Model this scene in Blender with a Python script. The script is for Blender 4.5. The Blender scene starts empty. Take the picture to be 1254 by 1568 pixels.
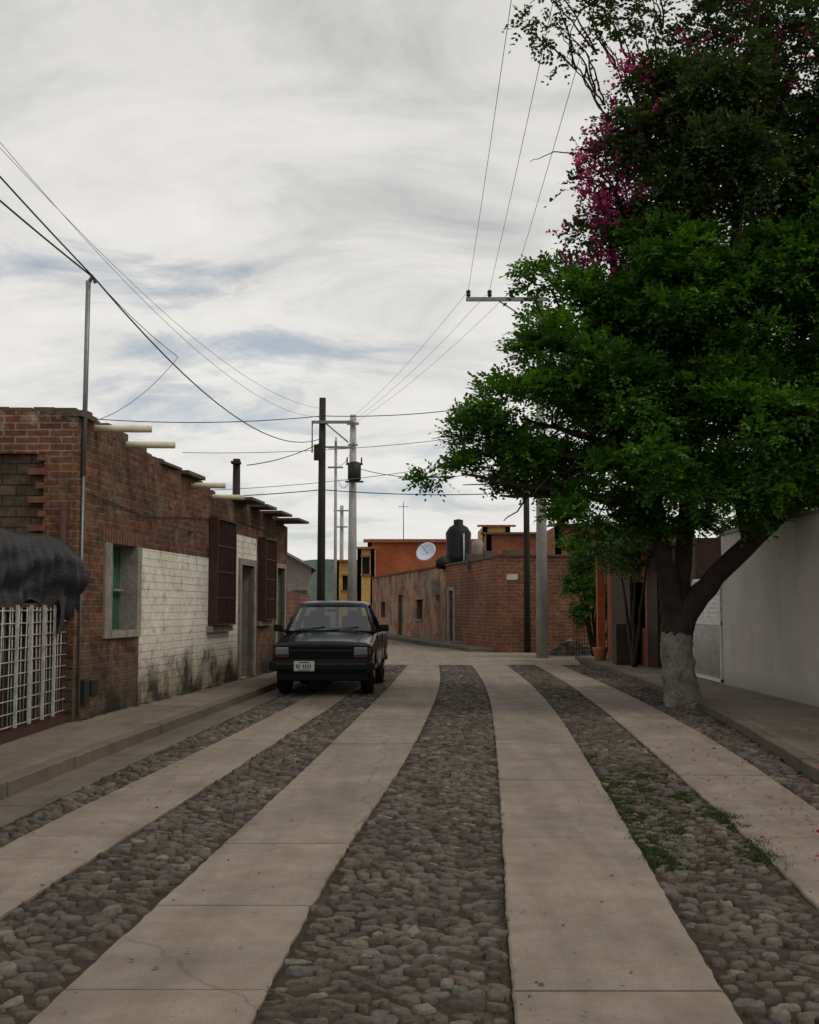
import bpy, math, random
import numpy as np
from mathutils import Vector, Matrix
random.seed(7); rng=np.random.default_rng(7)
S=bpy.context.scene
COL=S.collection
# ---------------------------------------------------------------- helpers
def empty(name,loc=(0,0,0),rz=0):
    o=bpy.data.objects.new(name,None); COL.objects.link(o); o.location=loc; o.rotation_euler=(0,0,rz); o.empty_display_size=.2
    return o
def link(o,parent=None):
    COL.objects.link(o)
    if parent: o.parent=parent
    return o
def mesh_np(name,V,facesets,mat,parent=None,attr=None,smooth=False,uv=None,mats=None,midx=None):
    me=bpy.data.meshes.new(name)
    V=np.asarray(V,dtype=np.float32).reshape(-1,3)
    me.vertices.add(len(V)); me.vertices.foreach_set('co',V.ravel())
    loops=[];tot=[]
    for F in facesets:
        F=np.asarray(F,dtype=np.int32)
        if len(F)==0: continue
        loops.append(F.ravel()); tot.append(np.full(len(F),F.shape[1],dtype=np.int32))
    loops=np.concatenate(loops);tot=np.concatenate(tot)
    st=np.concatenate([[0],np.cumsum(tot)[:-1]]).astype(np.int32)
    me.loops.add(len(loops)); me.loops.foreach_set('vertex_index',loops)
    me.polygons.add(len(tot)); me.polygons.foreach_set('loop_start',st); me.polygons.foreach_set('loop_total',tot)
    if midx is not None: me.polygons.foreach_set('material_index',np.asarray(midx,dtype=np.int32))
    if smooth: me.polygons.foreach_set('use_smooth',np.ones(len(tot),dtype=bool))
    me.update(calc_edges=True)
    if attr is not None:
        a=me.attributes.new('tone','FLOAT','POINT'); a.data.foreach_set('value',np.asarray(attr,dtype=np.float32))
    if uv is not None:
        l=me.uv_layers.new(name='UVMap'); U=np.asarray(uv,dtype=np.float32)[loops]; l.data.foreach_set('uv',U.ravel())
    for m in (mats or [mat]): me.materials.append(m)
    o=bpy.data.objects.new(name,me); return link(o,parent)
BOXF=[(0,3,2,1),(4,5,6,7),(0,1,5,4),(1,2,6,5),(2,3,7,6),(3,0,4,7)]
def box(name,c,s,mat,parent=None,bev=0,rot=None):
    x,y,z=[k/2 for k in s]
    V=[(-x,-y,-z),(x,-y,-z),(x,y,-z),(-x,y,-z),(-x,-y,z),(x,-y,z),(x,y,z),(-x,y,z)]
    me=bpy.data.meshes.new(name); me.from_pydata(V,[],BOXF); me.materials.append(mat)
    o=bpy.data.objects.new(name,me); o.location=c
    if rot: o.rotation_euler=rot
    if bev:
        b=o.modifiers.new('b','BEVEL'); b.width=bev; b.segments=2
    return link(o,parent)
def poly(name,V,F,mat,parent=None,smooth=False):
    me=bpy.data.meshes.new(name); me.from_pydata([tuple(v) for v in V],[],F); me.materials.append(mat)
    if smooth:
        for p in me.polygons: p.use_smooth=True
    return link(bpy.data.objects.new(name,me),parent)
def boxes(name,lst,mat,parent=None):
    """many boxes joined in one mesh: (cx,cy,cz,sx,sy,sz,rz)"""
    V=[];F=[]
    for b in lst:
        cx,cy,cz,sx,sy,sz=b[:6]; r=b[6] if len(b)>6 else 0
        c,s=math.cos(r),math.sin(r); n=len(V)
        for (x,y,z) in [(-1,-1,-1),(1,-1,-1),(1,1,-1),(-1,1,-1),(-1,-1,1),(1,-1,1),(1,1,1),(-1,1,1)]:
            x*=sx/2;y*=sy/2;z*=sz/2
            V.append((cx+x*c-y*s,cy+x*s+y*c,cz+z))
        F+=[tuple(n+i for i in f) for f in BOXF]
    return poly(name,V,F,mat,parent)
def tube_geo(pts,rad,n=8,noise=0):
    P=[Vector(p) for p in pts]; V=[];F=[]
    up=Vector((0.13,0.97,0.2))
    for i,p in enumerate(P):
        d=(P[min(i+1,len(P)-1)]-P[max(i-1,0)]).normalized()
        a=d.cross(up)
        if a.length<.1: a=d.cross(Vector((1,0,0)))
        a.normalize(); b=d.cross(a)
        r=rad[i] if hasattr(rad,'__len__') else rad
        for k in range(n):
            t=2*math.pi*k/n; rr=r*(1+noise*random.uniform(-1,1))
            V.append(p+a*math.cos(t)*rr+b*math.sin(t)*rr)
    for i in range(len(P)-1):
        for k in range(n):
            F.append((i*n+k,i*n+(k+1)%n,(i+1)*n+(k+1)%n,(i+1)*n+k))
    F.append(tuple(range(n-1,-1,-1))); F.append(tuple((len(P)-1)*n+k for k in range(n)))
    return V,F
def tubes(name,lst,mat,parent=None,n=8,noise=0,smooth=True):
    V=[];F=[]
    for pts,rad in lst:
        v,f=tube_geo(pts,rad,n,noise); k=len(V); V+=v; F+=[tuple(k+i for i in ff) for ff in f]
    return poly(name,V,F,mat,parent,smooth)
def smoothpath(pts,rad,sub=4,jit=0):
    P=[Vector(p) for p in pts]; out=[];ro=[]
    for i in range(len(P)-1):
        p0=P[max(i-1,0)];p1=P[i];p2=P[i+1];p3=P[min(i+2,len(P)-1)]
        for k in range(sub):
            t=k/sub
            q=.5*((2*p1)+(p2-p0)*t+(2*p0-5*p1+4*p2-p3)*t*t+(3*p1-p0-3*p2+p3)*t**3)
            if jit and (i+k>0): q=q+Vector([random.uniform(-jit,jit) for _ in range(3)])
            out.append(q); ro.append(rad[i]*(1-t)+rad[i+1]*t)
    out.append(P[-1]);ro.append(rad[-1]); return out,ro
# ---------------------------------------------------------------- materials
def newmat(name):
    m=bpy.data.materials.new(name); m.use_nodes=True; n=m.node_tree; b=n.nodes['Principled BSDF']; return m,n,b
def N(n,t,**kw):
    d=n.nodes.new(t)
    for k,v in kw.items():
        if k.startswith('_'): setattr(d,k[1:],v)
        else:
            d.inputs[k.replace('__',' ')].default_value=v
    return d
def coord(n,kind='Object'): return n.nodes.new('ShaderNodeTexCoord').outputs[kind]
def noise(n,vec,scale,detail=6,rough=.6,dist=0):
    d=n.nodes.new('ShaderNodeTexNoise'); d.inputs['Scale'].default_value=scale; d.inputs['Detail'].default_value=detail
    d.inputs['Roughness'].default_value=rough; d.inputs['Distortion'].default_value=dist; n.links.new(vec,d.inputs['Vector']); return d.outputs['Fac']
def ramp(n,fac,stops):
    r=n.nodes.new('ShaderNodeValToRGB'); n.links.new(fac,r.inputs['Fac']); e=r.color_ramp.elements
    while len(e)<len(stops): e.new(.5)
    for i,(p,c) in enumerate(stops):
        e[i].position=p; e[i].color=(c,c,c,1) if not hasattr(c,'__len__') else (*c,1)
    return r.outputs['Color']
def mix(n,f,a,b,mode='MIX'):
    m=n.nodes.new('ShaderNodeMix'); m.data_type='RGBA'; m.blend_type=mode
    for i,v in ((0,f),(6,a),(7,b)):
        if isinstance(v,bpy.types.NodeSocket): n.links.new(v,m.inputs[i])
        elif hasattr(v,'__len__'): m.inputs[i].default_value=(*v,1) if len(v)==3 else v
        else: m.inputs[i].default_value=v
    return m.outputs[2]
def math_(n,op,a,b=0,clamp=False):
    m=n.nodes.new('ShaderNodeMath'); m.operation=op; m.use_clamp=clamp
    for i,v in ((0,a),(1,b)):
        if isinstance(v,bpy.types.NodeSocket): n.links.new(v,m.inputs[i])
        else: m.inputs[i].default_value=v
    return m.outputs[0]
def bump(n,b,h,strength=.5,dist=.02):
    u=n.nodes.new('ShaderNodeBump'); u.inputs['Strength'].default_value=strength; u.inputs['Distance'].default_value=dist
    n.links.new(h,u.inputs['Height']); n.links.new(u.outputs['Normal'],b.inputs['Normal'])
def plain(name,col,rough=.8,metal=0,var=.25,scale=6,bmp=.2,bd=.01,spec=.3):
    m,n,b=newmat(name); v=coord(n)
    f=noise(n,v,scale); f2=noise(n,v,scale*8,4)
    lo=tuple(c*(1-var) for c in col); hi=tuple(min(1,c*(1+var)) for c in col)
    c=mix(n,ramp(n,f,[(.3,0.),(.7,1.)]),lo,hi)
    c=mix(n,.25*min(1,var*3),c,ramp(n,f2,[(.3,(.0,.0,.0)),(.7,tuple(min(1,x*2) for x in col))]))
    n.links.new(c,b.inputs['Base Color']); b.inputs['Roughness'].default_value=rough; b.inputs['Metallic'].default_value=metal
    b.inputs['Specular IOR Level'].default_value=spec
    if bmp: bump(n,b,f2,bmp,bd)
    return m
def brickmat(name,c1,c2,mortar,patch=None,patchamt=.5,white=None,lowstain=False,rowh=.085,bw=.28,msize=.012,stain=.6):
    m,n,b=newmat(name); uv=coord(n,'UV')
    nz=n.nodes.new('ShaderNodeTexNoise'); nz.inputs['Scale'].default_value=3.; nz.inputs['Detail'].default_value=6; nz.inputs['Roughness'].default_value=.7; n.links.new(uv,nz.inputs['Vector'])
    off=n.nodes.new('ShaderNodeVectorMath'); off.operation='MULTIPLY_ADD'; off.inputs[1].default_value=(.035,.028,0); off.inputs[2].default_value=(0,0,0)
    n.links.new(nz.outputs['Color'],off.inputs[0])
    ad=n.nodes.new('ShaderNodeVectorMath'); ad.operation='ADD'; n.links.new(uv,ad.inputs[0]); n.links.new(off.outputs[0],ad.inputs[1])
    br=n.nodes.new('ShaderNodeTexBrick'); n.links.new(ad.outputs[0],br.inputs['Vector'])
    br.inputs['Color1'].default_value=(*c1,1); br.inputs['Color2'].default_value=(*c2,1); br.inputs['Mortar'].default_value=(*mortar,1)
    br.inputs['Scale'].default_value=1; br.inputs['Mortar Size'].default_value=msize; br.inputs['Mortar Smooth'].default_value=.35
    br.inputs['Brick Width'].default_value=bw; br.inputs['Row Height'].default_value=rowh; br.inputs['Bias'].default_value=-.1
    col=br.outputs['Color']
    f=noise(n,uv,1.1,8,.65); f2=noise(n,uv,14,6,.7); f3=noise(n,uv,3.5,7,.7,.4); f5=noise(n,uv,.45,6,.6,.6)
    if white:
        w=mix(n,f2,tuple(x*.80 for x in white),white)
        w=mix(n,ramp(n,br.outputs['Fac'],[(0,0.),(1,.22)]),w,tuple(x*.5 for x in white))
        w=mix(n,ramp(n,f,[(.38,.6),(.62,0.)]),w,(white[0]*.64,white[1]*.58,white[2]*.48))
        w=mix(n,ramp(n,f3,[(.36,.5),(.52,0.)]),w,(white[0]*.5,white[1]*.46,white[2]*.40))
        col=mix(n,ramp(n,math_(n,'ADD',math_(n,'MULTIPLY',f3,.5),math_(n,'MULTIPLY',f2,.5)),[(.38,.25),(.44,1.)]),col,w)
    if patch:
        col=mix(n,ramp(n,f,[(patchamt,0.),(patchamt+.07,.9)]),col,mix(n,f2,patch,tuple(x*1.35 for x in patch)))
    if not white:
        col=mix(n,ramp(n,f3,[(.38,stain),(.6,0.)]),col,mix(n,1.,col,(.40,.37,.34),'MULTIPLY'))
        col=mix(n,1.,col,ramp(n,f5,[(.3,(.58,.58,.60)),(.5,(1.,1.,.98)),(.7,(1.45,1.32,1.18))]),'MULTIPLY')
    col=mix(n,.65,col,mix(n,1.,col,ramp(n,f2,[(.3,.4),(.7,1.6)]),'MULTIPLY')) if not white else col
    sx=n.nodes.new('ShaderNodeSeparateXYZ'); n.links.new(uv,sx.inputs[0])
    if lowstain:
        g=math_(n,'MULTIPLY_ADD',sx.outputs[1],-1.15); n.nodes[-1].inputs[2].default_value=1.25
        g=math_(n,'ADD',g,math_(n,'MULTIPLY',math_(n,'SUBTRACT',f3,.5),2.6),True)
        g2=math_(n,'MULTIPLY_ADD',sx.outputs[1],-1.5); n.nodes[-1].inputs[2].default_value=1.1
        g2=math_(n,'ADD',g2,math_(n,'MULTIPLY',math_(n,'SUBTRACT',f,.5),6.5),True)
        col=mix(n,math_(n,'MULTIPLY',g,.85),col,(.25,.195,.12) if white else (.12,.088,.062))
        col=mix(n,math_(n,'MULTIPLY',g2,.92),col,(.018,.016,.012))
    n.links.new(col,b.inputs['Base Color']); b.inputs['Roughness'].default_value=.92; b.inputs['Specular IOR Level'].default_value=.15
    h=math_(n,'ADD',math_(n,'MULTIPLY',br.outputs['Fac'],-1.),math_(n,'MULTIPLY',f2,.9))
    bump(n,b,h,.9,.018)
    return m
M={}
M['brick']=brickmat('red_brick',(.215,.090,.048),(.115,.057,.037),(.19,.15,.11),patch=(.15,.112,.08),patchamt=.54,lowstain=True,rowh=.09,stain=.85)
M['brickfar']=brickmat('red_brick_far',(.24,.093,.053),(.165,.067,.042),(.25,.18,.13),patch=(.22,.14,.09),patchamt=.60,rowh=.12,bw=.34,msize=.014,stain=.5)
M['brickplaster']=brickmat('faded_brick',(.27,.125,.075),(.20,.092,.06),(.29,.21,.155),patch=(.31,.205,.14),patchamt=.44,rowh=.12,bw=.34,msize=.014,stain=.4)
M['whitebrick']=brickmat('whitewashed_brick',(.26,.12,.07),(.19,.09,.06),(.3,.26,.2),white=(.90,.85,.74),lowstain=True,stain=.3,rowh=.11,bw=.30)
M['oldbrick']=brickmat('weathered_adobe',(.12,.085,.058),(.09,.066,.046),(.055,.042,.032),patch=(.135,.10,.07),patchamt=.55,bw=.36,rowh=.13,stain=.5)
M['parapet']=brickmat('crumbling_parapet',(.17,.07,.043),(.095,.05,.036),(.24,.19,.15),patch=(.34,.30,.25),patchamt=.50)
M['cream']=plain('cream_pipe',(.58,.51,.35),.6,var=.15)
M['frameconc']=plain('raw_concrete_frame',(.23,.205,.172),.9,var=.35,scale=4,bmp=.4)
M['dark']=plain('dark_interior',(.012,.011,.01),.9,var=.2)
M['green']=plain('green_curtain',(.03,.09,.055),.8,var=.6,scale=3)
M['rust']=plain('rusty_red_steel',(.06,.024,.017),.7,var=.35,scale=9)
M['blackiron']=plain('black_iron',(.02,.018,.016),.6,var=.3)
M['whiteiron']=plain('white_painted_iron',(.42,.41,.38),.5,var=.4,scale=12)
M['gatewhite']=plain('gate_white_paint',(.72,.71,.67),.5,var=.2,scale=8)
M['tile']=plain('eave_slab',(.095,.07,.053),.9,var=.4)
M['wood']=plain('creosote_wood',(.028,.022,.017),.9,var=.4,scale=3,bmp=.5)
M['conc']=plain('pole_concrete',(.33,.32,.30),.85,var=.2,scale=2,bmp=.3)
M['steel']=plain('galvanised_steel',(.2,.21,.22),.5,metal=.6,var=.2)
M['wire']=plain('wire_black',(.015,.015,.016),.6,var=.1,bmp=0)
M['wiregrey']=plain('wire_aluminium',(.16,.16,.17),.6,var=.1,bmp=0)
M['orange']=plain('orange_paint',(.33,.095,.036),.85,var=.22,scale=1.2)
M['terra']=plain('terracotta_paint',(.26,.088,.046),.85,var=.28,scale=1.2)
M['yellow']=plain('yellow_paint',(.50,.30,.09),.85,var=.2,scale=1.2)
M['brown']=plain('brown_wood',(.05,.024,.015),.7,var=.4)
M['grey']=plain('grey_render',(.24,.205,.175),.9,var=.25,scale=1)
M['roofgrey']=plain('roof_sheet',(.22,.21,.2),.8,var=.3)
M['greendoor']=plain('green_door',(.02,.07,.05),.6)
M['tank']=plain('black_tank_plastic',(.005,.005,.006),.6,var=.1,bmp=0,spec=.25)
M['dish']=plain('dish_white',(.50,.58,.66),.4,var=.1,bmp=0)
M['pot']=plain('terracotta_pot',(.35,.13,.06),.8)
M['rubble']=plain('rubble_stone',(.12,.10,.085),.9,var=.4)
M['hill']=plain('hill_scrub',(.06,.085,.075),.95,var=.3,scale=.05)
M['tarp']=plain('black_plastic_tarp',(.014,.014,.016),.5,var=.3,scale=5,bmp=.7,bd=.03,spec=.35)
def slabmat(name,col,spk=.5):
    m,n,b=newmat(name); v=coord(n)
    f=noise(n,v,.9,8,.6,.3); f2=noise(n,v,30,6,.75); f3=noise(n,v,5,7,.7); f4=noise(n,v,110,3,.6)
    c=mix(n,ramp(n,f,[(.32,0.),(.68,1.)]),tuple(x*.76 for x in col),tuple(x*1.14 for x in col))
    c=mix(n,ramp(n,f3,[(.35,.65),(.6,0.)]),c,mix(n,1.,c,(.74,.70,.64),'MULTIPLY'))
    c=mix(n,ramp(n,f2,[(.60,0.),(.72,spk)]),c,tuple(x*.45 for x in col))
    c=mix(n,.4,c,mix(n,1.,c,ramp(n,f4,[(.3,.6),(.7,1.35)]),'MULTIPLY'))
    mp=n.nodes.new('ShaderNodeMapping'); mp.inputs['Scale'].default_value=(3.2,.22,1); n.links.new(v,mp.inputs[0])
    c=mix(n,ramp(n,noise(n,mp.outputs[0],1.3,6,.6),[(.38,.6),(.58,0.)]),c,mix(n,1.,c,(.74,.72,.70),'MULTIPLY'))
    nn=n.nodes.new('ShaderNodeTexNoise'); nn.inputs['Scale'].default_value=2.; nn.inputs['Detail'].default_value=6; n.links.new(v,nn.inputs['Vector'])
    vm=n.nodes.new('ShaderNodeVectorMath'); vm.operation='MULTIPLY_ADD'; vm.inputs[1].default_value=(.35,.35,.35); n.links.new(nn.outputs['Color'],vm.inputs[0]); n.links.new(v,vm.inputs[2])
    vc=n.nodes.new('ShaderNodeTexVoronoi'); vc.feature='DISTANCE_TO_EDGE'; vc.inputs['Scale'].default_value=.22; n.links.new(vm.outputs[0],vc.inputs['Vector'])
    c=mix(n,ramp(n,vc.outputs['Distance'],[(.0007,.45),(.002,0.)]),c,tuple(x*.3 for x in col))
    vo=n.nodes.new('ShaderNodeTexVoronoi'); vo.inputs['Scale'].default_value=5.5; n.links.new(v,vo.inputs['Vector'])
    c=mix(n,ramp(n,vo.outputs['Distance'],[(.035,.7),(.065,0.)]),c,(.05,.04,.03))
    n.links.new(c,b.inputs['Base Color']); b.inputs['Roughness'].default_value=.85; b.inputs['Specular IOR Level'].default_value=.2
    bump(n,b,math_(n,'ADD',f4,math_(n,'MULTIPLY',f3,2.)),.35,.006)
    return m
M['slab']=slabmat('road_concrete',(.262,.216,.172))
M['walk']=slabmat('sidewalk_concrete',(.20,.165,.130),.7)
M['kerb']=slabmat('kerb_concrete',(.155,.128,.10),.9)
m,n,b=newmat('cobblestone'); v=coord(n)
at=n.nodes.new('ShaderNodeAttribute'); at.attribute_name='tone'
c=ramp(n,at.outputs['Fac'],[(0,(.062,.051,.042)),(.35,(.108,.088,.071)),(.65,(.135,.108,.085)),(.88,(.112,.104,.095)),(1,(.21,.175,.14))])
big=noise(n,v,.7,5,.6); f2=noise(n,v,38,7,.75); f3=noise(n,v,9,5,.7)
c=mix(n,1.,c,ramp(n,big,[(.3,.72),(.7,1.22)]),'MULTIPLY')
c=mix(n,.75,c,mix(n,1.,c,ramp(n,f2,[(.3,.45),(.7,1.55)]),'MULTIPLY'))
c=mix(n,ramp(n,f3,[(.50,0.),(.66,.6)]),c,(.092,.073,.056))
n.links.new(c,b.inputs['Base Color']); b.inputs['Roughness'].default_value=.85; b.inputs['Specular IOR Level'].default_value=.2
bump(n,b,math_(n,'ADD',f2,math_(n,'MULTIPLY',f3,1.5)),.9,.014); M['cobble']=m
m,n,b=newmat('packed_dirt'); v=coord(n)
f=noise(n,v,1.5,8,.65); f2=noise(n,v,38,7,.75)
c=mix(n,ramp(n,f,[(.3,0.),(.7,1.)]),(.036,.028,.021),(.075,.059,.044)); c=mix(n,.7,c,mix(n,1.,c,ramp(n,f2,[(.3,.4),(.7,1.7)]),'MULTIPLY'))
n.links.new(c,b.inputs['Base Color']); b.inputs['Roughness'].default_value=.95; b.inputs['Specular IOR Level'].default_value=.1; bump(n,b,f2,.8,.02); M['dirt']=m
m,n,b=newmat('old_white_plaster'); v=coord(n)
f=noise(n,v,.8,8,.65,.3); f2=noise(n,v,20,6,.7)
c=mix(n,ramp(n,f,[(.3,0.),(.7,1.)]),(.45,.42,.365),(.57,.535,.47))
sx=n.nodes.new('ShaderNodeSeparateXYZ'); n.links.new(v,sx.inputs[0])
mp=n.nodes.new('ShaderNodeMapping'); mp.inputs['Scale'].default_value=(1.2,1.2,.5); n.links.new(v,mp.inputs[0]); st=noise(n,mp.outputs[0],1.6,7,.7)
c=mix(n,ramp(n,st,[(.50,0.),(.75,.45)]),c,(.27,.245,.20))
g=math_(n,'MULTIPLY_ADD',sx.outputs[2],-2.2); n.nodes[-1].inputs[2].default_value=.9
g=math_(n,'ADD',g,math_(n,'SUBTRACT',f,.5),True); c=mix(n,math_(n,'MULTIPLY',g,.7),c,(.18,.15,.12))
n.links.new(c,b.inputs['Base Color']); b.inputs['Roughness'].default_value=.9; bump(n,b,f2,.3,.01); M['plaster']=m
def leafmat(name,stops,trans=.35,rough=.5):
    m=bpy.data.materials.new(name); m.use_nodes=True; n=m.node_tree; b=n.nodes['Principled BSDF']
    at=n.nodes.new('ShaderNodeAttribute'); at.attribute_name='tone'
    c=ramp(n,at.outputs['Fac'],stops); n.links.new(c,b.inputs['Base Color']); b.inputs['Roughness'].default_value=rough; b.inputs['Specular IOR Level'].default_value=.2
    t=n.nodes.new('ShaderNodeBsdfTranslucent'); n.links.new(mix(n,1.,c,(1.3,1.25,.6),'MULTIPLY'),t.inputs['Color'])
    ms=n.nodes.new('ShaderNodeMixShader'); ms.inputs[0].default_value=trans
    n.links.new(b.outputs[0],ms.inputs[1]); n.links.new(t.outputs[0],ms.inputs[2]); n.links.new(ms.outputs[0],n.nodes['Material Output'].inputs[0]); return m
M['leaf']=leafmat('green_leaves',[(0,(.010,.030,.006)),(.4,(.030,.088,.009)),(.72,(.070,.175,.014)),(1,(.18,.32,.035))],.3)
M['leafdark']=leafmat('vine_leaves',[(0,(.016,.028,.009)),(.5,(.034,.060,.016)),(.9,(.065,.105,.024)),(1,(.11,.16,.035))],.3)
M['bract']=leafmat('magenta_bracts',[(0,(.12,.010,.055)),(.5,(.32,.020,.15)),(1,(.62,.09,.36))],.4)
M['grass']=leafmat('grass_blades',[(0,(.022,.030,.010)),(.5,(.040,.062,.016)),(1,(.075,.09,.028))],.2)
M['litter']=leafmat('dry_leaves',[(0,(.04,.025,.012)),(1,(.12,.08,.035))],.1)
M['bark']=plain('bark',(.040,.030,.023),.95,var=.45,scale=5,bmp=.9,bd=.03)
M['limewash']=plain('limewashed_bark',(.24,.215,.19),.95,var=.7,scale=3.5,bmp=1.,bd=.04)
# ---------------------------------------------------------------- sky & light
W=bpy.data.worlds.new('World'); S.world=W; W.use_nodes=True; n=W.node_tree; bg=n.nodes['Background']
sky=n.nodes.new('ShaderNodeTexSky'); sky.sky_type='NISHITA'; sky.sun_disc=False
SE,SR=math.radians(52),math.radians(118)
sky.sun_elevation=SE; sky.sun_rotation=SR
g=coord(n,'Generated'); sx=n.nodes.new('ShaderNodeSeparateXYZ'); n.links.new(g,sx.inputs[0])
zz=math_(n,'ADD',math_(n,'MAXIMUM',sx.outputs[2],0),.20)
cx=n.nodes.new('ShaderNodeCombineXYZ'); n.links.new(math_(n,'DIVIDE',sx.outputs[0],zz),cx.inputs[0]); n.links.new(math_(n,'DIVIDE',sx.outputs[1],zz),cx.inputs[1])
mp=n.nodes.new('ShaderNodeMapping'); mp.inputs['Scale'].default_value=(1.0,1.35,1); mp.inputs['Rotation'].default_value=(0,0,.35); mp.inputs['Location'].default_value=(2.6,1.3,0); n.links.new(cx.outputs[0],mp.inputs[0])
f=noise(n,mp.outputs[0],2.3,11,.62,.5); f2=noise(n,mp.outputs[0],.7,4,.5,.2)
cloud=ramp(n,f,[(.30,(5.6,5.6,5.6)),(.43,(6.9,6.85,6.7)),(.53,(8.0,7.9,7.6)),(.68,(8.9,8.75,8.35))])
hz=ramp(n,sx.outputs[2],[(0,1.),(.26,0.)])
cloud=mix(n,math_(n,'MULTIPLY',hz,.7),cloud,(8.4,8.3,7.95))
cloud=mix(n,1.,cloud,ramp(n,sx.outputs[2],[(.2,1.),(.5,.85),(1,.9)]),'MULTIPLY')
holes=ramp(n,math_(n,'ADD',math_(n,'MULTIPLY',f,.6),math_(n,'MULTIPLY',f2,.8)),[(.55,.55),(.65,0.)])
fin=mix(n,holes,cloud,mix(n,.12,sky.outputs[0],(5.9,6.2,6.7)))
n.links.new(fin,bg.inputs['Color']); bg.inputs['Strength'].default_value=.1
sd=bpy.data.lights.new('sun','SUN'); sd.energy=1.2; sd.angle=math.radians(16); sd.color=(1,.93,.82)
so=bpy.data.objects.new('sun',sd); COL.objects.link(so)
az=SR; dirv=Vector((math.sin(az)*math.cos(SE),math.cos(az)*math.cos(SE),math.sin(SE)))
so.rotation_euler=dirv.to_track_quat('Z','Y').to_euler(); so.location=(0,0,30)
# ---------------------------------------------------------------- camera
cd=bpy.data.cameras.new('camera'); cam=bpy.data.objects.new('camera',cd); COL.objects.link(cam); S.camera=cam
cd.sensor_fit='VERTICAL'; cd.sensor_height=36; cd.lens=42; cd.clip_end=3000
cam.location=(0,0,1.5); cam.rotation_euler=(math.radians(90+4.56),0,0)
S.view_settings.view_transform='Standard'; S.view_settings.look='None'; S.view_settings.exposure=0
# ---------------------------------------------------------------- ground
poly('ground',[(-900,-60,0),(900,-60,0),(900,1500,0),(-900,1500,0)],[(0,1,2,3)],M['dirt'])
Yk=[0,4.45,6,7.58,8.75,10.35,12.67,16.37,20.56,25.2,30.8]
E={
'kl':[-3.3,-3.25,-3.22,-3.19,-3.15,-3.08,-2.95,-2.735,-2.47,-2.2,-1.95],
'gl':[-2.85,-2.82,-2.8,-2.77,-2.73,-2.68,-2.56,-2.36,-2.12,-1.9,-1.7],
'1l':[-2.62,-2.58,-2.55,-2.52,-2.44,-2.32,-2.13,-1.87,-1.64,-1.4,-1.2],
'1r':[-2.1,-2.02,-1.95,-1.84,-1.75,-1.64,-1.5,-1.26,-.99,-.78,-.6],
'2l':[-1.5,-1.36,-1.25,-1.15,-1.09,-.99,-.87,-.68,-.45,-.26,-.05],
'2r':[-.72,-.57,-.49,-.39,-.28,-.13,.03,.26,.49,.66,.75],
'3l':[.2,.37,.47,.585,.66,.76,.91,1.13,1.36,1.5,1.59],
'3r':[1.0,1.175,1.29,1.415,1.5,1.62,1.78,2.04,2.24,2.4,2.47],
'4l':[1.75,1.88,2.0,2.15,2.23,2.34,2.5,2.735,2.96,3.12,3.22],
'4r':[2.55,2.7,2.78,2.87,2.95,3.11,3.34,3.54,3.7,3.8,3.85],
'kr':[2.9,3.05,3.15,3.25,3.33,3.45,3.74,4.15,4.36,4.55,4.65]}
Yf=np.linspace(-2,33,351)
ES={}
for k_,v_ in E.items():
    yy=np.array([-4]+Yk+[36.]); s0=(v_[1]-v_[0])/4.45; s1=(v_[-1]-v_[-2])/5.6
    vv=np.array([v_[0]-4*s0]+v_+[v_[-1]+5.2*s1]); acc=np.zeros(351)
    ws=np.linspace(-1,1,15)
    for w_ in ws: acc+=np.interp(Yf+w_*(1.0+.11*np.maximum(Yf,0)),yy,vv)
    ES[k_]=acc/15
def ed(k,y): return float(np.interp(y,Yf,ES[k]))
roadL=[(ed('kl',y)-.05,y) for y in (-2,2,5,9,13,17,21,26,31)]+[(-2.6,36),(-3.4,45),(-5.6,60),(-9.5,80)]
roadR=[(ed('kr',y)+.05,y) for y in (-2,2,5,9,13,17,21,26,31)]+[(4.4,38),(1.6,46),(-1.4,62),(-5,80)]
V=[(x,y,.014) for x,y in roadL]+[(x,y,.014) for x,y in roadR]; k=len(roadL)
poly('road',V,[(i,k+i,k+i+1,i+1) for i in range(k-1)],M['dirt'])
road=empty('concrete_track_road')
def slabs(name,l,r,joints,z0,z1,mat,parent,gap=.012,jit=.012,step=.35):
    V=[];F=[]
    for a,b_ in zip(joints[:-1],joints[1:]):
        a+=gap/2;b_-=gap/2; m=max(2,int((b_-a)/step)+1); ys=np.linspace(a,b_,m); base=len(V)
        dz=random.uniform(-.003,.003)
        for y in ys:
            xl=l(y)+random.uniform(-jit,jit); xr=r(y)+random.uniform(-jit,jit)
            bz=.008
            V+= [(xl,y,z0),(xl,y,z1-bz+dz),(xl+.01,y,z1+dz),(xr-.01,y,z1+dz),(xr,y,z1-bz+dz),(xr,y,z0)]
        for i in range(m-1):
            p=base+i*6
            for q in range(5): F.append((p+q,p+q+1,p+6+q+1,p+6+q))
        F.append(tuple(base+q for q in range(5,-1,-1))); p=base+(m-1)*6; F.append(tuple(p+q for q in range(6)))
    return poly(name,V,F,mat,parent)
J=[1.9,4.72,6.02,7.56,10.3,13.0,15.8,18.5,21.3,24,26.8,30.8]
J3=[1.9,4.70,7.52,10.3,13.0,15.8,18.5,21.3,24,26.8,30.8]
for i in '1234':
    slabs('concrete_track_'+i,lambda y,i=i:ed(i+'l',y),lambda y,i=i:ed(i+'r',y),(J if i in '2' else J3 if i=='3' else [y+.3 for y in J3[:-1]]+[30.8]),.0,.038,M['slab'],road,jit=.006,step=.09)
slabs('gutter',lambda y:ed('kl',y)-.02,lambda y:ed('gl',y),[0,3,6,9,12,15,18,21,24,27,30.8],.0,.034,M['kerb'],road,jit=.014,step=.12)
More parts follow.
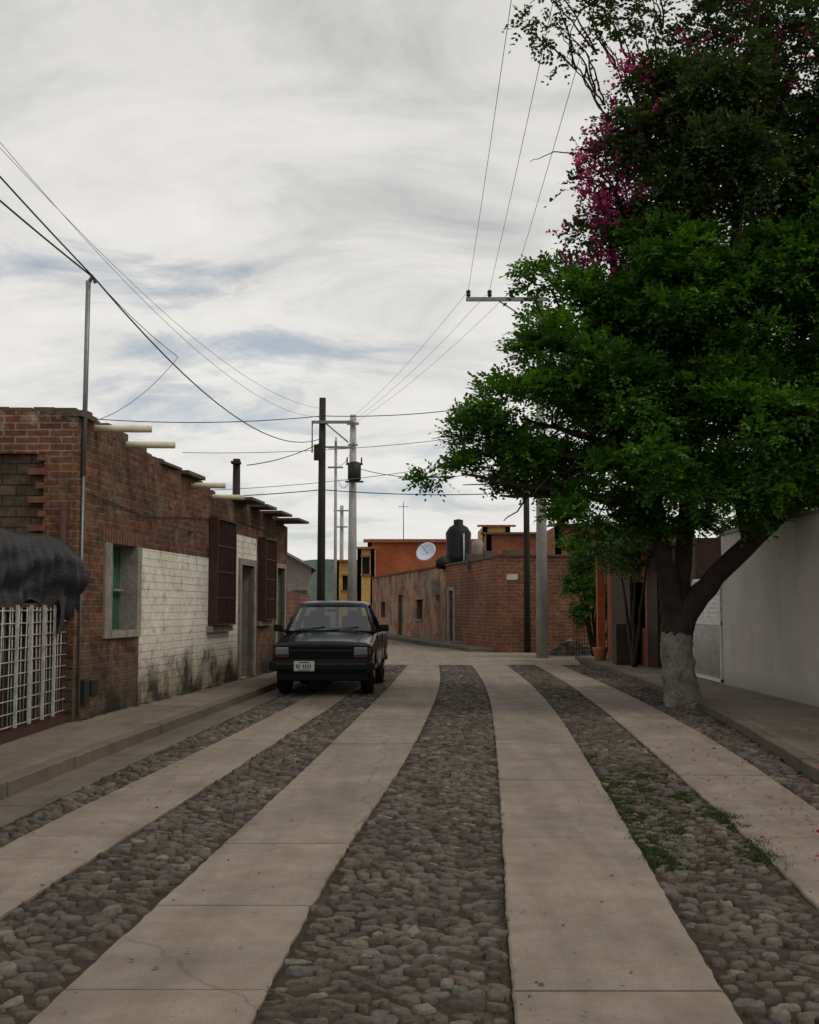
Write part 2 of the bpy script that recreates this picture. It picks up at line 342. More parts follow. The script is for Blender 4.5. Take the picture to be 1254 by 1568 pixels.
jp=[(-2.2,30.85),(4.4,30.85),(4.75,34),(6.5,38.5),(2.6,39.4),(.6,46),(-2.6,46),(-2.5,36)]
poly('junction_pavement',[(x,y,.026) for x,y in jp],[tuple(range(8))],M['slab'],road)
poly('street_pavement',[(x,y,.022) for x,y in [(-2.7,46.02),(.6,46.02),(-1.7,60),(-5.2,80),(-9,80),(-5,60)]],[(0,1,2,3,4,5)],M['walk'],road)
def cobbles(y0,y1,dx,dy,seg,rings,name):
    ys=np.arange(y0,y1,dy); pts=[]
    for j,y in enumerate(ys):
        xs=np.arange(-3.2,4.6,dx)+ (dx/2 if j%2 else 0)
        for x in xs: pts.append((x,y))
    P=np.array(pts)+rng.uniform(-1,1,(len(pts),2))*np.array([dx,dy])*.25
    x,y=P[:,0],P[:,1]; I=lambda k:np.interp(y,Yf,ES[k]); mg=.034
    ok=np.zeros(len(P),bool)
    for a,b_ in (('gl','1l'),('1r','2l'),('2r','3l'),('3r','4l'),('4r','kr')):
        ok|=(x>I(a)+mg)&(x<I(b_)-mg)
    ok&=rng.random(len(P))>.05
    P=P[ok]; K=len(P)
    reg=np.sin(P[:,0]*2.1+3)*np.cos(P[:,1]*1.3)+rng.normal(0,.35,K)
    rx=dx*.5*rng.uniform(.60,1.15,K)*np.where(reg>.3,1.2,1); ry=dy*.5*rng.uniform(.62,1.2,K)*np.where(reg>.3,.70,1.02)
    rot=rng.normal(0,.35,K); h=rng.uniform(.006,.030,K)
    th=np.linspace(0,2*np.pi,seg,endpoint=False)
    pe=rng.uniform(1.7,4.5,K)[:,None]; rr=(np.abs(np.cos(th))[None]**pe+np.abs(np.sin(th))[None]**pe)**(-1/pe)
    R=rr*rng.uniform(.78,1.12,(K,seg))
    prof=[(1.08,-.012,0.),(.93,0,.66),(.70,0,.97)] if rings==3 else [(1.04,-.01,0.),(.8,0,.9)]
    VV=np.zeros((K,rings*seg+1,3)); tilt=rng.normal(0,.12,(K,2))
    for q,(fr,fo,fh) in enumerate(prof):
        lx=R*fr*np.cos(th)*rx[:,None]; ly=R*fr*np.sin(th)*ry[:,None]
        X=lx*np.cos(rot)[:,None]-ly*np.sin(rot)[:,None]; Y=lx*np.sin(rot)[:,None]+ly*np.cos(rot)[:,None]
        VV[:,q*seg:(q+1)*seg,0]=P[:,0,None]+X; VV[:,q*seg:(q+1)*seg,1]=P[:,1,None]+Y
        VV[:,q*seg:(q+1)*seg,2]=.014+fo+h[:,None]*fh*(1+rng.normal(0,.10,(K,seg))*(fh>0))+(X*tilt[:,0,None]+Y*tilt[:,1,None])*(fh>0)*1.
    VV[:,-1,0]=P[:,0]+rng.normal(0,.006,K);VV[:,-1,1]=P[:,1]+rng.normal(0,.005,K);VV[:,-1,2]=.014+h*rng.uniform(.85,1.08,K)
    nv=rings*seg+1; Q=[];T=[]
    for q in range(rings-1):
        for s in range(seg): Q.append((q*seg+s,q*seg+(s+1)%seg,(q+1)*seg+(s+1)%seg,(q+1)*seg+s))
    for s in range(seg): T.append(((rings-1)*seg+s,(rings-1)*seg+(s+1)%seg,rings*seg))
    off=(np.arange(K)*nv)[:,None,None]
    Q=(np.array(Q)[None]+off).reshape(-1,4); T=(np.array(T)[None]+off).reshape(-1,3)
    return mesh_np(name,VV,[Q,T],M['cobble'],road,attr=np.repeat(rng.random(K),nv),smooth=True)
cobbles(3.4,13,.098,.072,10,3,'cobbles_near')
cobbles(13,30.7,.115,.09,7,2,'cobbles_far')
sl=empty('sidewalk')
wallL=lambda y: -4.06 if y<14.3 else -4.0+.0992*(y-14.3)-.02
slabs('paving',lambda y:wallL(y)-.6 if y<14.2 else wallL(y),lambda y:ed('kl',y)-.165,[0,2.5,4.6,7,9.3,11.6,14.2,16.5,19,21.4,24,27,30.8],0,.145,M['walk'],sl,gap=.006,jit=0)
slabs('kerb',lambda y:ed('kl',y)-.157,lambda y:ed('kl',y),[0,1.6,3.1,4.7,6.3,7.8,9.4,11,12.5,14,15.6,17.2,18.8,20.4,22,24,26,28,30.8],0,.15,M['kerb'],sl,jit=.009,step=.10)
sr=empty('sidewalk')
slabs('paving',lambda y:ed('kr',y)+.14,lambda y:5.66,[0,2.6,5.2,7.8,10.4,13,15.6,18.2,20.8,23.4,26,28.6,31,34],0,.125,M['walk'],sr,gap=.01,jit=0)
slabs('kerb',lambda y:ed('kr',y),lambda y:ed('kr',y)+.127,[0,1.6,3.1,4.7,6.3,7.8,9.4,11,12.5,14,15.6,17.2,18.8,20.4,22,24,26,28,31,34],0,.13,M['kerb'],sr,jit=.011,step=.14)
# ---------------------------------------------------------------- wall builder (UV in metres)
def wall(name,parent,p0,p1,side,zb,ztop,openings=(),zones=(),mat=None,thick=.25):
    p0=Vector((p0[0],p0[1]));p1=Vector((p1[0],p1[1])); L=(p1-p0).length; d=(p1-p0)/L
    nr=Vector((d.y,-d.x))*side
    if not hasattr(ztop,'__len__'): ztop=[(0,ztop),(L,ztop)]
    zt=lambda s:float(np.interp(s,[a for a,_ in ztop],[b for _,b in ztop]))
    ss={0,L}; zs={zb}; 
    for s,_ in ztop: ss.add(min(s,L))
    for o in openings: ss.update(o[:2]); zs.update(o[2:4])
    for o in zones: ss.update(o[:2]); zs.update(o[2:4])
    ss=sorted(s for s in ss if 0<=s<=L); zmin=min(b for _,b in ztop); zs=sorted(z for z in zs if z<zmin-.02)+['T']
    mats=[mat]; V=[];F=[];UV=[];MI=[]
    def mi(m):
        if m not in mats: mats.append(m)
        return mats.index(m)
    def pt(s,z,dep=0):
        q=p0+d*s-nr*dep; return (q.x,q.y,z)
    def quad(c,m,uvs=None):
        b=len(V)
        for (s,z,dep) in c: V.append(pt(s,z,dep)); UV.append((s+dep,z))
        F.append((b,b+1,b+2,b+3) if side>0 else (b+3,b+2,b+1,b)); MI.append(mi(m))
    for i in range(len(ss)-1):
        a,b_=ss[i],ss[i+1]
        for j in range(len(zs)-1):
            za=zs[j]; tz=zs[j+1]
            z1a,z1b=(zt(a),zt(b_)) if tz=='T' else (tz,tz)
            cm=(a+b_)/2; zm=(za+(z1a+z1b)/2)/2
            if any(o[0]<cm<o[1] and o[2]<zm<o[3] for o in openings): continue
            m=mat
            for z in zones:
                if z[0]<cm<z[1] and z[2]<zm<z[3]: m=z[4]
            quad([(a,za,0),(b_,za,0),(b_,z1b,0),(a,z1a,0)],m)
        quad([(a,zt(a),0),(b_,zt(b_),0),(b_,zt(b_),thick),(a,zt(a),thick)],mat)
        quad([(b_,zb,thick),(a,zb,thick),(a,zt(a),thick),(b_,zt(b_),thick)],mat)
    quad([(0,zb,thick),(0,zb,0),(0,zt(0),0),(0,zt(0),thick)],mat); quad([(L,zb,0),(L,zb,thick),(L,zt(L),thick),(L,zt(L),0)],mat)
    for o in openings:
        s0,s1,z0,z1,dep,bm=o[:6]; rm=o[6] if len(o)>6 else mat
        quad([(s0,z0,0),(s0,z0,dep),(s0,z1,dep),(s0,z1,0)],rm); quad([(s1,z0,dep),(s1,z0,0),(s1,z1,0),(s1,z1,dep)],rm)
        quad([(s0,z0,0),(s1,z0,0),(s1,z0,dep),(s0,z0,dep)],rm); quad([(s0,z1,dep),(s1,z1,dep),(s1,z1,0),(s0,z1,0)],rm)
        quad([(s0,z0,dep),(s1,z0,dep),(s1,z1,dep),(s0,z1,dep)],bm)
    return mesh_np(name,V,[F],mat,parent,uv=UV,mats=mats,midx=MI), (lambda s,z,out=0:pt(s,z,-out)), math.atan2(d.y,d.x)
def trim(name,parent,P,rot,items,mat):
    L=[]
    for s0,s1,z0,z1,o0,o1 in items:
        c=P((s0+s1)/2,(z0+z1)/2,(o0+o1)/2); L.append((c[0],c[1],c[2],s1-s0,abs(o1-o0),z1-z0,rot))
    return boxes(name,L,mat,parent)
# ---------------------------------------------------------------- left brick house
H=empty('brick_house')
A=(-4.0,14.3);B=(-2.75,26.9)
ops=[(1.2,2.22,1.2,2.33,.22,M['green'],M['frameconc']),(6.0,7.3,1.2,2.97,.2,M['dark']),(8.25,9.3,.15,2.3,.28,M['dark'],M['frameconc']),(9.75,10.8,1.25,2.84,.2,M['dark']),(11.5,12.3,.15,2.35,.25,M['brown'],M['frameconc']),(4.75,5.05,2.5,2.72,.12,M['frameconc'],M['frameconc'])]
zn=[(2.4,8.1,.1,2.33,M['whitebrick']),(7.3,9.6,2.33,2.86,M['whitebrick']),(7.3,9.6,.1,2.4,M['whitebrick'])]
ztop=[(0,3.83),(.9,3.80),(2.0,3.72),(3.15,3.66),(3.2,3.60),(4.6,3.56),(6.0,3.58),(6.1,3.46),(8,3.47),(10,3.42),(12.66,3.30)]
_,P,rt=wall('street_wall',H,A,B,1,.1,ztop,ops,zn,M['brick'])
_,P2,rt2=wall('end_wall',H,(-9.5,14.3),(-4.002,14.3),1,.1,[(0,3.95),(3,3.93),(4.6,3.88),(5.498,3.84)],[(0.5,5.1,1.0,3.35,.1,M['oldbrick'],M['oldbrick'])],[(0,5.498,3.35,4,M['parapet']),(0,5.498,0,1.0,M['oldbrick'])],M['brick'])
wall('far_wall',H,(-2.752,26.9),(-9,27.2),1,.1,3.3,mat=M['brick'])
poly('roof',[(-9.4,14.5,3.45),(-4.2,14.5,3.45),(-3.0,26.7,3.15),(-9,27,3.15)],[(0,1,2,3)],M['roofgrey'],H)
L=[]
for i in range(46):
    s=i*.27+random.uniform(-.04,.04); 
    if s>12.4 or random.random()<.25: continue
    c=P(s+.13,0,-.12); z=float(np.interp(s+.13,[a for a,_ in ztop],[b for _,b in ztop]))
    hh=random.choice([.05,.07,.07,.13]); L.append((c[0],c[1],z+hh/2-.02,.24+random.uniform(-.05,.03),.2,hh,rt+random.uniform(-.06,.06)))
for i in range(20):
    if random.random()<.2: continue
    L.append((-9.3+i*.27,14.42+random.uniform(-.03,.03),3.93+random.uniform(-.02,.02)-max(0,i-12)*.008,.25,.2,.07,random.uniform(-.05,.05)))
boxes('loose_bricks',L,M['tile'],H)
L=[]
z=1.05;k=0
while z<3.3:
    w=.1 if k%2 else .22; L.append((-4.402-w/2+random.uniform(0,.04),14.33,z+.04,w,.1,.075)); z+=.17; k+=1
boxes('brick_toothing',L,plain('brick_face_d',(.14,.06,.038),.9,var=.4,scale=9,bmp=.6),H)
trim('corner_cap',H,P,rt,[(-.03,.5,3.80,3.86,-.2,.05)],M['tile'])
trim('window_frame',H,P,rt,[(.96,1.2,1.1,2.33,-.1,.03),(2.22,2.40,1.1,2.33,-.1,.03),(1.2,2.22,1.1,1.2,-.1,.04),(1.2,1.24,1.2,2.33,-.19,-.15),(1.7,1.74,1.2,2.33,-.19,-.15),(1.24,2.2,1.72,1.75,-.188,-.15)],M['frameconc'])
trim('lintel_bricks',H,P,rt,[(.9+i*.105,.98+i*.105,2.335,2.52,-.05,.012) for i in range(15)],plain('brick_face_c',(.16,.070,.042),.9,var=.4,scale=9,bmp=.6))
trim('door_frame',H,P,rt,[(8.1,8.25,.15,2.42,-.1,.04),(9.3,9.42,.15,2.42,-.1,.04),(8.25,9.3,2.3,2.42,-.1,.038),(11.38,11.5,.15,2.45,-.1,.03),(12.3,12.42,.15,2.45,-.1,.03),(11.5,12.3,2.35,2.45,-.1,.028)],M['frameconc'])
trim('window_sill',H,P,rt,[(5.9,7.4,1.08,1.18,-.1,.09),(9.7,10.85,1.13,1.23,-.1,.08)],M['frameconc'])
it=[]
for (a,b_,z0,z1) in ((6.0,7.3,1.22,3.0),(9.75,10.8,1.27,2.87)):
    it+=[(a,a+.04,z0,z1,.01,.16),(b_-.04,b_,z0,z1,.01,.16),(a,b_,z1-.003,z1+.04,.0,.163),(a,b_,z0-.03,z0,.0,.163)]
    k=int((b_-a)/.11)
    it+=[(a+.04+(i+.5)*(b_-a-.08)/k-.009,a+.04+(i+.5)*(b_-a-.08)/k+.009,z0,z1,.12,.14) for i in range(k)]
    it+=[(a+.04,b_-.04,z0+(z1-z0)*q-.012,z0+(z1-z0)*q+.012,.117,.143) for q in (.25,.5,.75)]
trim('window_bars',H,P,rt,it,M['rust'])
L=[]
for s,z,ln,x0 in ((.55,3.74,.72,-.3),(1.75,3.70,.66,-.3),(4.9,3.47,.55,-.3),(6.2,3.40,.55,-.3)):
    a=Vector(P(s,z,x0)); e=Vector(P(s+.02,z-.02,ln)); L.append(([a,e],[.047,.045]))
tubes('roof_spouts',L,M['cream'],H,n=12)
trim('eave_slabs',H,P,rt,[(7.6,8.7,3.47,3.52,-.2,.36),(9.0,9.9,3.46,3.51,-.2,.34),(10.1,11.2,3.42,3.47,-.2,.40),(11.3,12.5,3.36,3.41,-.2,.52),(3.3,4.2,3.62,3.66,-.5,.05),(4.3,5.3,3.58,3.64,-.4,.12)],M['tile'])
a=Vector(P(.12,0,.03))
tubes('electric_mast',[([(a.x,a.y,.2),(a.x,a.y,3.1)],.018),([(a.x+.0,a.y,3.1),(a.x+.01,a.y,5.5)],.032),([(a.x,a.y,5.45),(a.x+.06,a.y,5.56),(a.x+.1,a.y,5.48)],.03)],M['steel'],H)
trim('meter_box',H,P,rt,[(.25,.42,.35,.62,.0,.05),(.55,.78,.42,.60,.0,.03),(.2,.32,1.75,1.95,0,.05)],M['blackiron'])
tubes('rusty_pipe',[([(-4.14,14.25,1.0),(-4.14,14.25,2.75)],.05)],M['rust'],H)
tubes('wall_cable',[([P(.3,2.9,.02),P(2.5,2.78,.02),P(5,2.95,.02),P(8,3.1,.02),P(12,3.05,.02)],.007),([P(7.7,3.1,.02),P(7.68,2.0,.02)],.006)],M['wire'],H,n=5)
# ---------------------------------------------------------------- fence with tarp
Fn=empty('lattice_fence'); x0=-4.06
bars=[]
y=8.0
while y<14.15: bars.append(([(x0+random.uniform(-.01,.01),y,.28),(x0+random.uniform(-.02,.02),y+random.uniform(-.01,.01),1.5)],.007)); y+=.13
z=.3
while z<1.5: bars.append(([(x0+.012,8,z),(x0+.012,11,z-.01),(x0+.012,14.15,z)],.007)); z+=.13
tubes('lattice_bars',bars,M['whiteiron'],Fn,n=5)
boxes('posts',[(x0-.03,yy,.85,.06,.06,1.4) for yy in (8,10,12.05,13.1,14.12)]+[(x0-.03,11,.25,.05,6.2,.05),(x0-.03,11,1.52,.05,6.2,.05)],M['rust'],Fn)
boxes('fence_footing',[(x0-.05,11,.16,.14,6.3,.14)],M['rust'],Fn)
boxes('white_rails',[(x0+.04,yy,.9,.03,.03,1.25) for yy in (12.3,12.75,13.2,13.6)],M['whiteiron'],Fn)
TP=empty('black_tarp')
def sheet(name,fn,nu,nv):
    V=[];F=[]
    for i in range(nu):
        for j in range(nv): V.append(fn(i/(nu-1),j/(nv-1)))
    for i in range(nu-1):
        for j in range(nv-1): F.append((i*nv+j,i*nv+j+1,(i+1)*nv+j+1,(i+1)*nv+j))
    return poly(name,V,F,M['tarp'],TP,True)
def tf_(u,t):
    y=7.4+u*7.0
    end=max(0.,(y-13.4)/.95)
    if t<.22: q=t/.22; x=-4.85+.72*q; z=2.36-.06*q
    else:
        q=(t-.22)/.78; x=-4.12+.07*math.sin(math.pi*min(1,q*1.4))+.04*q+.10*end*math.sin(math.pi*q)+.06*end; z=2.29-(.84+.10*math.sin(y*2.3)+.05*math.sin(y*7.1+1))*q
        x+=(.022*math.sin(y*9+q*3)+.014*math.sin(y*19-q*4)+.008*math.sin(y*33+q*9)+.012*math.sin(q*17+y*3))*min(1,q*3)
    z+=.03*math.sin(y*3.3+.5)*(1-t*.5)-.08*end*end*(1-t)+.08*end*t
    return (x,y,z)
sheet('draped_sheet',tf_,150,40)
sheet('dark_backing',lambda u,t:(-4.42+.03*math.sin(u*40+t*3)+.02*math.sin(u*90),7.4+u*6.8,2.3-t*2.2),90,14)  # added dark backing behind the lattice so the gaps read black
sheet('torn_flap',lambda u,t:(-3.98+.03*math.sin(u*9+t*4)+.02*t,13.55+u*.30*(1-.5*t),1.62-.45*t*(1-.35*u)),14,14)
# ---------------------------------------------------------------- pickup truck
def build_truck():
    T=empty('parked_pickup_truck',(-1.46,19.95,.034),-.040)
    paint,n,b=newmat('dark_car_paint'); v=coord(n); f=noise(n,v,3,6,.6)
    sxx=n.nodes.new('ShaderNodeSeparateXYZ'); n.links.new(v,sxx.inputs[0])
    dust=math_(n,'MULTIPLY',ramp(n,sxx.outputs[2],[(.3,.8),(.75,.05)]),f)
    n.links.new(mix(n,dust,mix(n,f,(.003,.005,.010),(.005,.008,.015)),(.045,.036,.027)),b.inputs['Base Color']); b.inputs['Specular IOR Level'].default_value=.35
    n.links.new(ramp(n,noise(n,v,6,6,.7),[(.3,.14),(.7,.30)]),b.inputs['Roughness'])
    blk=plain('black_plastic_trim',(.009,.009,.010),.6,var=.2,bmp=.1,spec=.2); rub=plain('tyre_rubber',(.015,.014,.013),.85,var=.3)
    chrome=plain('chrome_dull',(.24,.24,.24),.3,metal=1,var=.1,bmp=0)
    gl=bpy.data.materials.new('window_glass'); gl.use_nodes=True; n=gl.node_tree; n.nodes.remove(n.nodes['Principled BSDF'])
    tr=n.nodes.new('ShaderNodeBsdfTransparent'); tr.inputs[0].default_value=(.70,.76,.73,1); gs=n.nodes.new('ShaderNodeBsdfGlossy'); gs.inputs['Roughness'].default_value=.05; gs.inputs[0].default_value=(.9,.95,1,1)
    fr=n.nodes.new('ShaderNodeFresnel'); fr.inputs[0].default_value=1.75; ms=n.nodes.new('ShaderNodeMixShader'); n.links.new(fr.outputs[0],ms.inputs[0]); n.links.new(tr.outputs[0],ms.inputs[1]); n.links.new(gs.outputs[0],ms.inputs[2]); n.links.new(ms.outputs[0],n.nodes['Material Output'].inputs[0])
    lens,n,b=newmat('headlamp_lens'); b.inputs['Base Color'].default_value=(.28,.30,.30,1); b.inputs['Roughness'].default_value=.15; b.inputs['Metallic'].default_value=.6
    wv=N(n,'ShaderNodeTexWave',Scale=18.); n.links.new(coord(n),wv.inputs[0]); bump(n,b,wv.outputs['Fac'],.5,.01)
    amber=plain('amber_lens',(.10,.03,.012),.3,var=.1,bmp=0); seat=plain('seat_fabric',(.09,.09,.095),.9); plate=plain('licence_plate',(.55,.60,.56),.5,var=.08,bmp=0); ink=plain('plate_ink',(.03,.06,.05),.6,bmp=0)
    def prof(w,zb,zt,cr=.02,sh=.1):
        return [(0,zb),(.60*w,zb),(.76*w,zb+.07),(.835*w,zb+.22),(.85*w,.70),(.84*w,zt-sh-.03),(.815*w,zt-sh+.03),(.74*w,zt-.012),(.4*w,zt+cr*.7),(0,zt+cr)]
    st=[(.0,prof(.955,.40,.845,.01,.05)),(.05,prof(.985,.34,.89,.015,.07)),(.25,prof(1,.30,.925,.02)),(.7,prof(1,.28,.965,.035)),(1.25,prof(1,.28,1.03,.03)),(1.4,prof(1,.28,1.04,.02)),(2.7,prof(1,.28,1.04,.0)),(2.76,prof(1,.28,1.03,0)),(4.45,prof(.99,.32,1.01,0)),(4.52,prof(.975,.36,1.0,0))]
    V=[];F=[];m=len(st[0][1]); ring=2*m-2
    for y,p in st:
        full=p+[(-x,z) for x,z in reversed(p[1:-1])]
        V+=[(x,y,z) for x,z in full]
    for i in range(len(st)-1):
        for k in range(ring): F.append((i*ring+k,i*ring+(k+1)%ring,(i+1)*ring+(k+1)%ring,(i+1)*ring+k))
    F.append(tuple(range(ring-1,-1,-1))); F.append(tuple((len(st)-1)*ring+k for k in range(ring)))
    body=poly('body',V,F,paint,T,True)
    import bmesh
    bm=bmesh.new(); bm.from_mesh(body.data); bmesh.ops.recalc_face_normals(bm,faces=bm.faces); bm.to_mesh(body.data); bm.free()
    def cyl(name,c,r,h,mat,axis='X',n=32,parent=T,r2=None):
        V=[];F=[]
        for s,rr in ((-1,r),(1,r2 or r)):
            for k in range(n):
                a=2*math.pi*k/n; V.append((s*h/2,rr*math.cos(a),rr*math.sin(a)))
        F=[(k,(k+1)%n,n+(k+1)%n,n+k) for k in range(n)]+[tuple(range(n-1,-1,-1)),tuple(range(n,2*n))]
        o=poly(name,V,F,mat,parent); o.location=c; return o
    cut=[]
    for yy in (.80,3.50):
        for sx_ in (-1,1): cut.append(cyl('cutter',(sx_*.80,yy,.34),.41,.5,blk))
    cut.append(box('cutter',(0,3.62,.95),(1.36,1.55,.7),blk,T))
    cut.append(box('cutter',(0,2.05,1.05),(1.42,1.2,.7),blk,T))
    for c in cut:
        md=body.modifiers.new('cut','BOOLEAN'); md.object=c; md.operation='DIFFERENCE'; md.solver='EXACT'
    bpy.context.view_layer.update()
    dg=bpy.context.evaluated_depsgraph_get(); me=bpy.data.meshes.new_from_object(body.evaluated_get(dg)); body.modifiers.clear(); body.data=me
    for c in cut: bpy.data.objects.remove(c)
    es=body.modifiers.new('e','EDGE_SPLIT'); es.split_angle=math.radians(32)
    rim=plain('rim_steel',(.10,.10,.10),.45,metal=.6)
    for i,yy in enumerate((.80,3.50)):
        for j,sx_ in enumerate((-1,1)):
            tv=[];tf=[];nn=36; pr=[(-.1,.20),(-.105,.29),(-.08,.325),(.08,.325),(.105,.29),(.1,.20)]
            for k in range(nn):
                a=2*math.pi*k/nn
                for px,pr_ in pr: tv.append((px,pr_*math.cos(a),pr_*math.sin(a)))
            q=len(pr)
            for k in range(nn):
                for e in range(q-1): tf.append((k*q+e,k*q+e+1,((k+1)%nn)*q+e+1,((k+1)%nn)*q+e))
            o=poly('tyre_%d%d'%(i,j),tv,tf,rub,T,True); o.location=(sx_*.715,yy,.325)
            cyl('rim_%d%d'%(i,j),(sx_*.76,yy,.325),.205,.06,rim,'X',24)
            cyl('hub_%d%d'%(i,j),(sx_*.80,yy,.325),.07,.05,chrome,'X',16)
    box('underbody',(0,2.2,.36),(1.15,3.9,.16),blk,T)
    b0,b1=.775,.60
    zb,zt=1.035,1.50
    yf0,yf1,yr1,yr0=1.28,1.78,2.58,2.74
    pil=[([(s*b0,yf0,zb),(s*b1,yf1,zt)],[.030,.028]) for s in (-1,1)]+[([(s*b0,yr0-.03,zb),(s*b1,yr1,zt)],[.05,.045]) for s in (-1,1)]+[([(-b0,yf0,zb),(0,yf0-.05,zb+.005),(b0,yf0,zb)],[.02,.02,.02]),([(-b0,yr0,zb),(b0,yr0,zb)],[.03,.03])]+[([(s*b0,yf0,zb-.01),(s*b0,yr0,zb-.01)],[.028,.028]) for s in (-1,1)]
    tubes('cab_pillars',pil,paint,T,n=8)
    box('cab_back',(0,2.73,.99),(1.5,.05,.2),paint,T,.01)
    rv=[];ry=[(yf1-.03,zt-.015),(yf1+.08,zt+.045),(yf1+.35,zt+.075),(yr1-.15,zt+.07),(yr1+.02,zt+.035),(yr1+.05,zt-.015)]
    xs=[-b1-.045,-b1-.02,-b1+.06,-.25,.25,b1-.06,b1+.02,b1+.045]; zo=[-.07,-.03,-.004,.012,.012,-.004,-.03,-.07]
    for (y,z) in ry:
        for x,o_ in zip(xs,zo): rv.append((x,y,max(z+o_,zt-.03)))
    q=len(xs); rf=[(i*q+j,i*q+j+1,(i+1)*q+j+1,(i+1)*q+j) for i in range(len(ry)-1) for j in range(q-1)]
    ro=poly('roof',rv,rf,paint,T,True); sd_=ro.modifiers.new('s','SOLIDIFY'); sd_.thickness=.03; sd_.offset=-1
    def pane(name,pts): return poly(name,pts,[(0,1,2,3)],gl,T)
    pane('windshield',[(-b0+.02,yf0,zb),(b0-.02,yf0,zb),(b1-.01,yf1,zt),(-b1+.01,yf1,zt)])
    pane('rear_window',[(-b0+.08,yr0-.01,zb+.04),(b0-.08,yr0-.01,zb+.04),(b1-.06,yr1+.0,zt-.03),(-b1+.06,yr1,zt-.03)])
    for s in (-1,1): pane('side_window_%s'%('l' if s<0 else 'r'),[(s*b0,yf0+.03,zb),(s*b0,yr0-.05,zb),(s*b1,yr1-.02,zt),(s*b1,yf1+.02,zt)])
    tubes('door_posts',[([(s*(b0),1.52,zb),(s*(b0-.05),1.55,zb+.25)],.012) for s in (-1,1)],blk,T)
    box('dashboard',(0,1.52,1.0),(1.4,.4,.12),blk,T,.03)
    for s in (-1,1):
        box('seat_back_%d'%s,(s*.36,2.35,1.08),(.5,.14,.46),seat,T,.05); box('headrest_%d'%s,(s*.36,2.37,1.33),(.25,.09,.14),seat,T,.03)
    tubes('steering_wheel',[([(.36+.17*math.cos(a),1.82+.06*math.sin(a),1.06+.15*math.sin(a)) for a in np.linspace(0,2*math.pi,25)],.013)],blk,T,n=6)
    tubes('rearview_mirror',[([(-.11,1.75,1.41),(.11,1.75,1.41)],.028)],blk,T)
    tubes('wipers',[([(-.62,1.27,1.055),(-.1,1.36,1.12)],.008),([(-.02,1.25,1.06),(.5,1.36,1.12)],.008)],blk,T,n=5)
    boxes('cowl_vent',[(0,1.2,1.063,1.2,.07,.008)],blk,T)
    box('grille_surround',(0,-.005,.725),(1.60,.05,.215),blk,T,.012)
    boxes('grille_bars',[(0,-.036,.645+.033*i,1.06,.022,.010) for i in range(6)]+[(0,-.038,.725,.025,.02,.2)],blk,T)
    box('grille_midbar',(0,-.04,.752),(1.04,.02,.018),plain('grille_grey',(.03,.03,.033),.4),T,.004)
    for s in (-1,1):
        nm='l' if s<0 else 'r'
        box('headlamp_bezel_'+nm,(s*.655,-.03,.738),(.225,.03,.135),chrome,T,.008)
        box('headlamp_'+nm,(s*.655,-.045,.740),(.200,.03,.112),lens,T,.015)
        box('turn_signal_'+nm,(s*.655,-.04,.648),(.22,.025,.024),amber,T,.005)
        box('corner_lamp_'+nm,(s*.80,.02,.740),(.05,.10,.10),amber,T,.008)
        box('mirror_'+nm,(s*.95,1.48,1.10),(.16,.09,.125),blk,T,.025); box('mirror_arm_'+nm,(s*.85,1.50,1.05),(.12,.05,.04),blk,T,.01)
        box('door_handle_'+nm,(s*.852,2.45,.86),(.02,.12,.03),blk,T,.005)
        boxes('door_gap_'+nm,[(s*.838,1.38,.70,.02,.008,.58),(s*.838,2.70,.70,.02,.008,.58)],M['dark'],T)
        box('tail_lamp_'+nm,(s*.76,4.53,.80),(.12,.03,.3),plain('red_lens'+nm,(.3,.01,.01),.3),T,.01)
    box('front_bumper',(0,-.06,.50),(1.72,.14,.165),blk,T,.035)
    box('bumper_strip',(0,-.135,.53),(1.5,.012,.03),plain('bumper_grey',(.03,.03,.033),.5),T,.004)
    box('air_dam',(0,.06,.34),(1.5,.12,.19),blk,T,.03)
    box('rear_bumper',(0,4.58,.48),(1.66,.13,.15),blk,T,.03)
    box('licence_plate',(-.27,-.15,.50),(.34,.012,.165),plate,T,.006)
    boxes('plate_letters',[(-.39+.037*i,-.158,.495,.020,.004,.065) for i in range(7) if i!=2]+[(-.27,-.158,.562,.16,.004,.018),(-.27,-.158,.437,.2,.004,.012)],ink,T)
    tubes('hood_creases',[([(s*.60,.10,.905),(s*.58,.7,.985),(s*.56,1.2,1.043)],.006) for s in (-1,1)],paint,T,n=6)
build_truck()
# ---------------------------------------------------------------- utility poles
def taper(b,t,r0,r1): return ([b,((b[0]+t[0])/2,(b[1]+t[1])/2,(b[2]+t[2])/2),t],[r0,(r0+r1)/2,r1])
UP=empty('utility_pole')
tubes('pole',[taper((3.87,35,0),(3.88,35,11.0),.18,.10)],M['conc'],UP,n=14)
boxes('crossarm',[(2.88,34.87,10.62,2.40,.1,.11)],M['steel'],UP)
tubes('braces',[([(2.6,34.85,10.6),(3.84,34.9,9.8)],.022)],M['steel'],UP,n=6)
INS=[1.75,2.38,3.02]
tubes('insulators',[([(x,34.87,10.68),(x,34.87,10.74),(x,34.87,10.78),(x,34.87,10.86),(x,34.87,10.9)],[.03,.075,.05,.075,.03]) for x in INS],M['wood'],UP,n=8)
UP2=empty('utility_pole')
tubes('pole',[taper((3.86,39.3,0),(3.86,39.3,7.5),.11,.09)],M['wood'],UP2,n=10)
tubes('pole_cap',[([(3.86,39.3,7.5),(3.86,39.3,7.55)],[.09,.05])],M['wood'],UP2,n=10)
UP3=empty('utility_pole')
tubes('pole',[taper((-2.52,34,0),(-2.5,34,7.5),.13,.095)],M['wood'],UP3,n=12)
boxes('crossarm',[(-2.2,33.86,6.78,1.2,.08,.08),(-1.95,33.86,6.05,.75,.06,.06)],M['steel'],UP3)
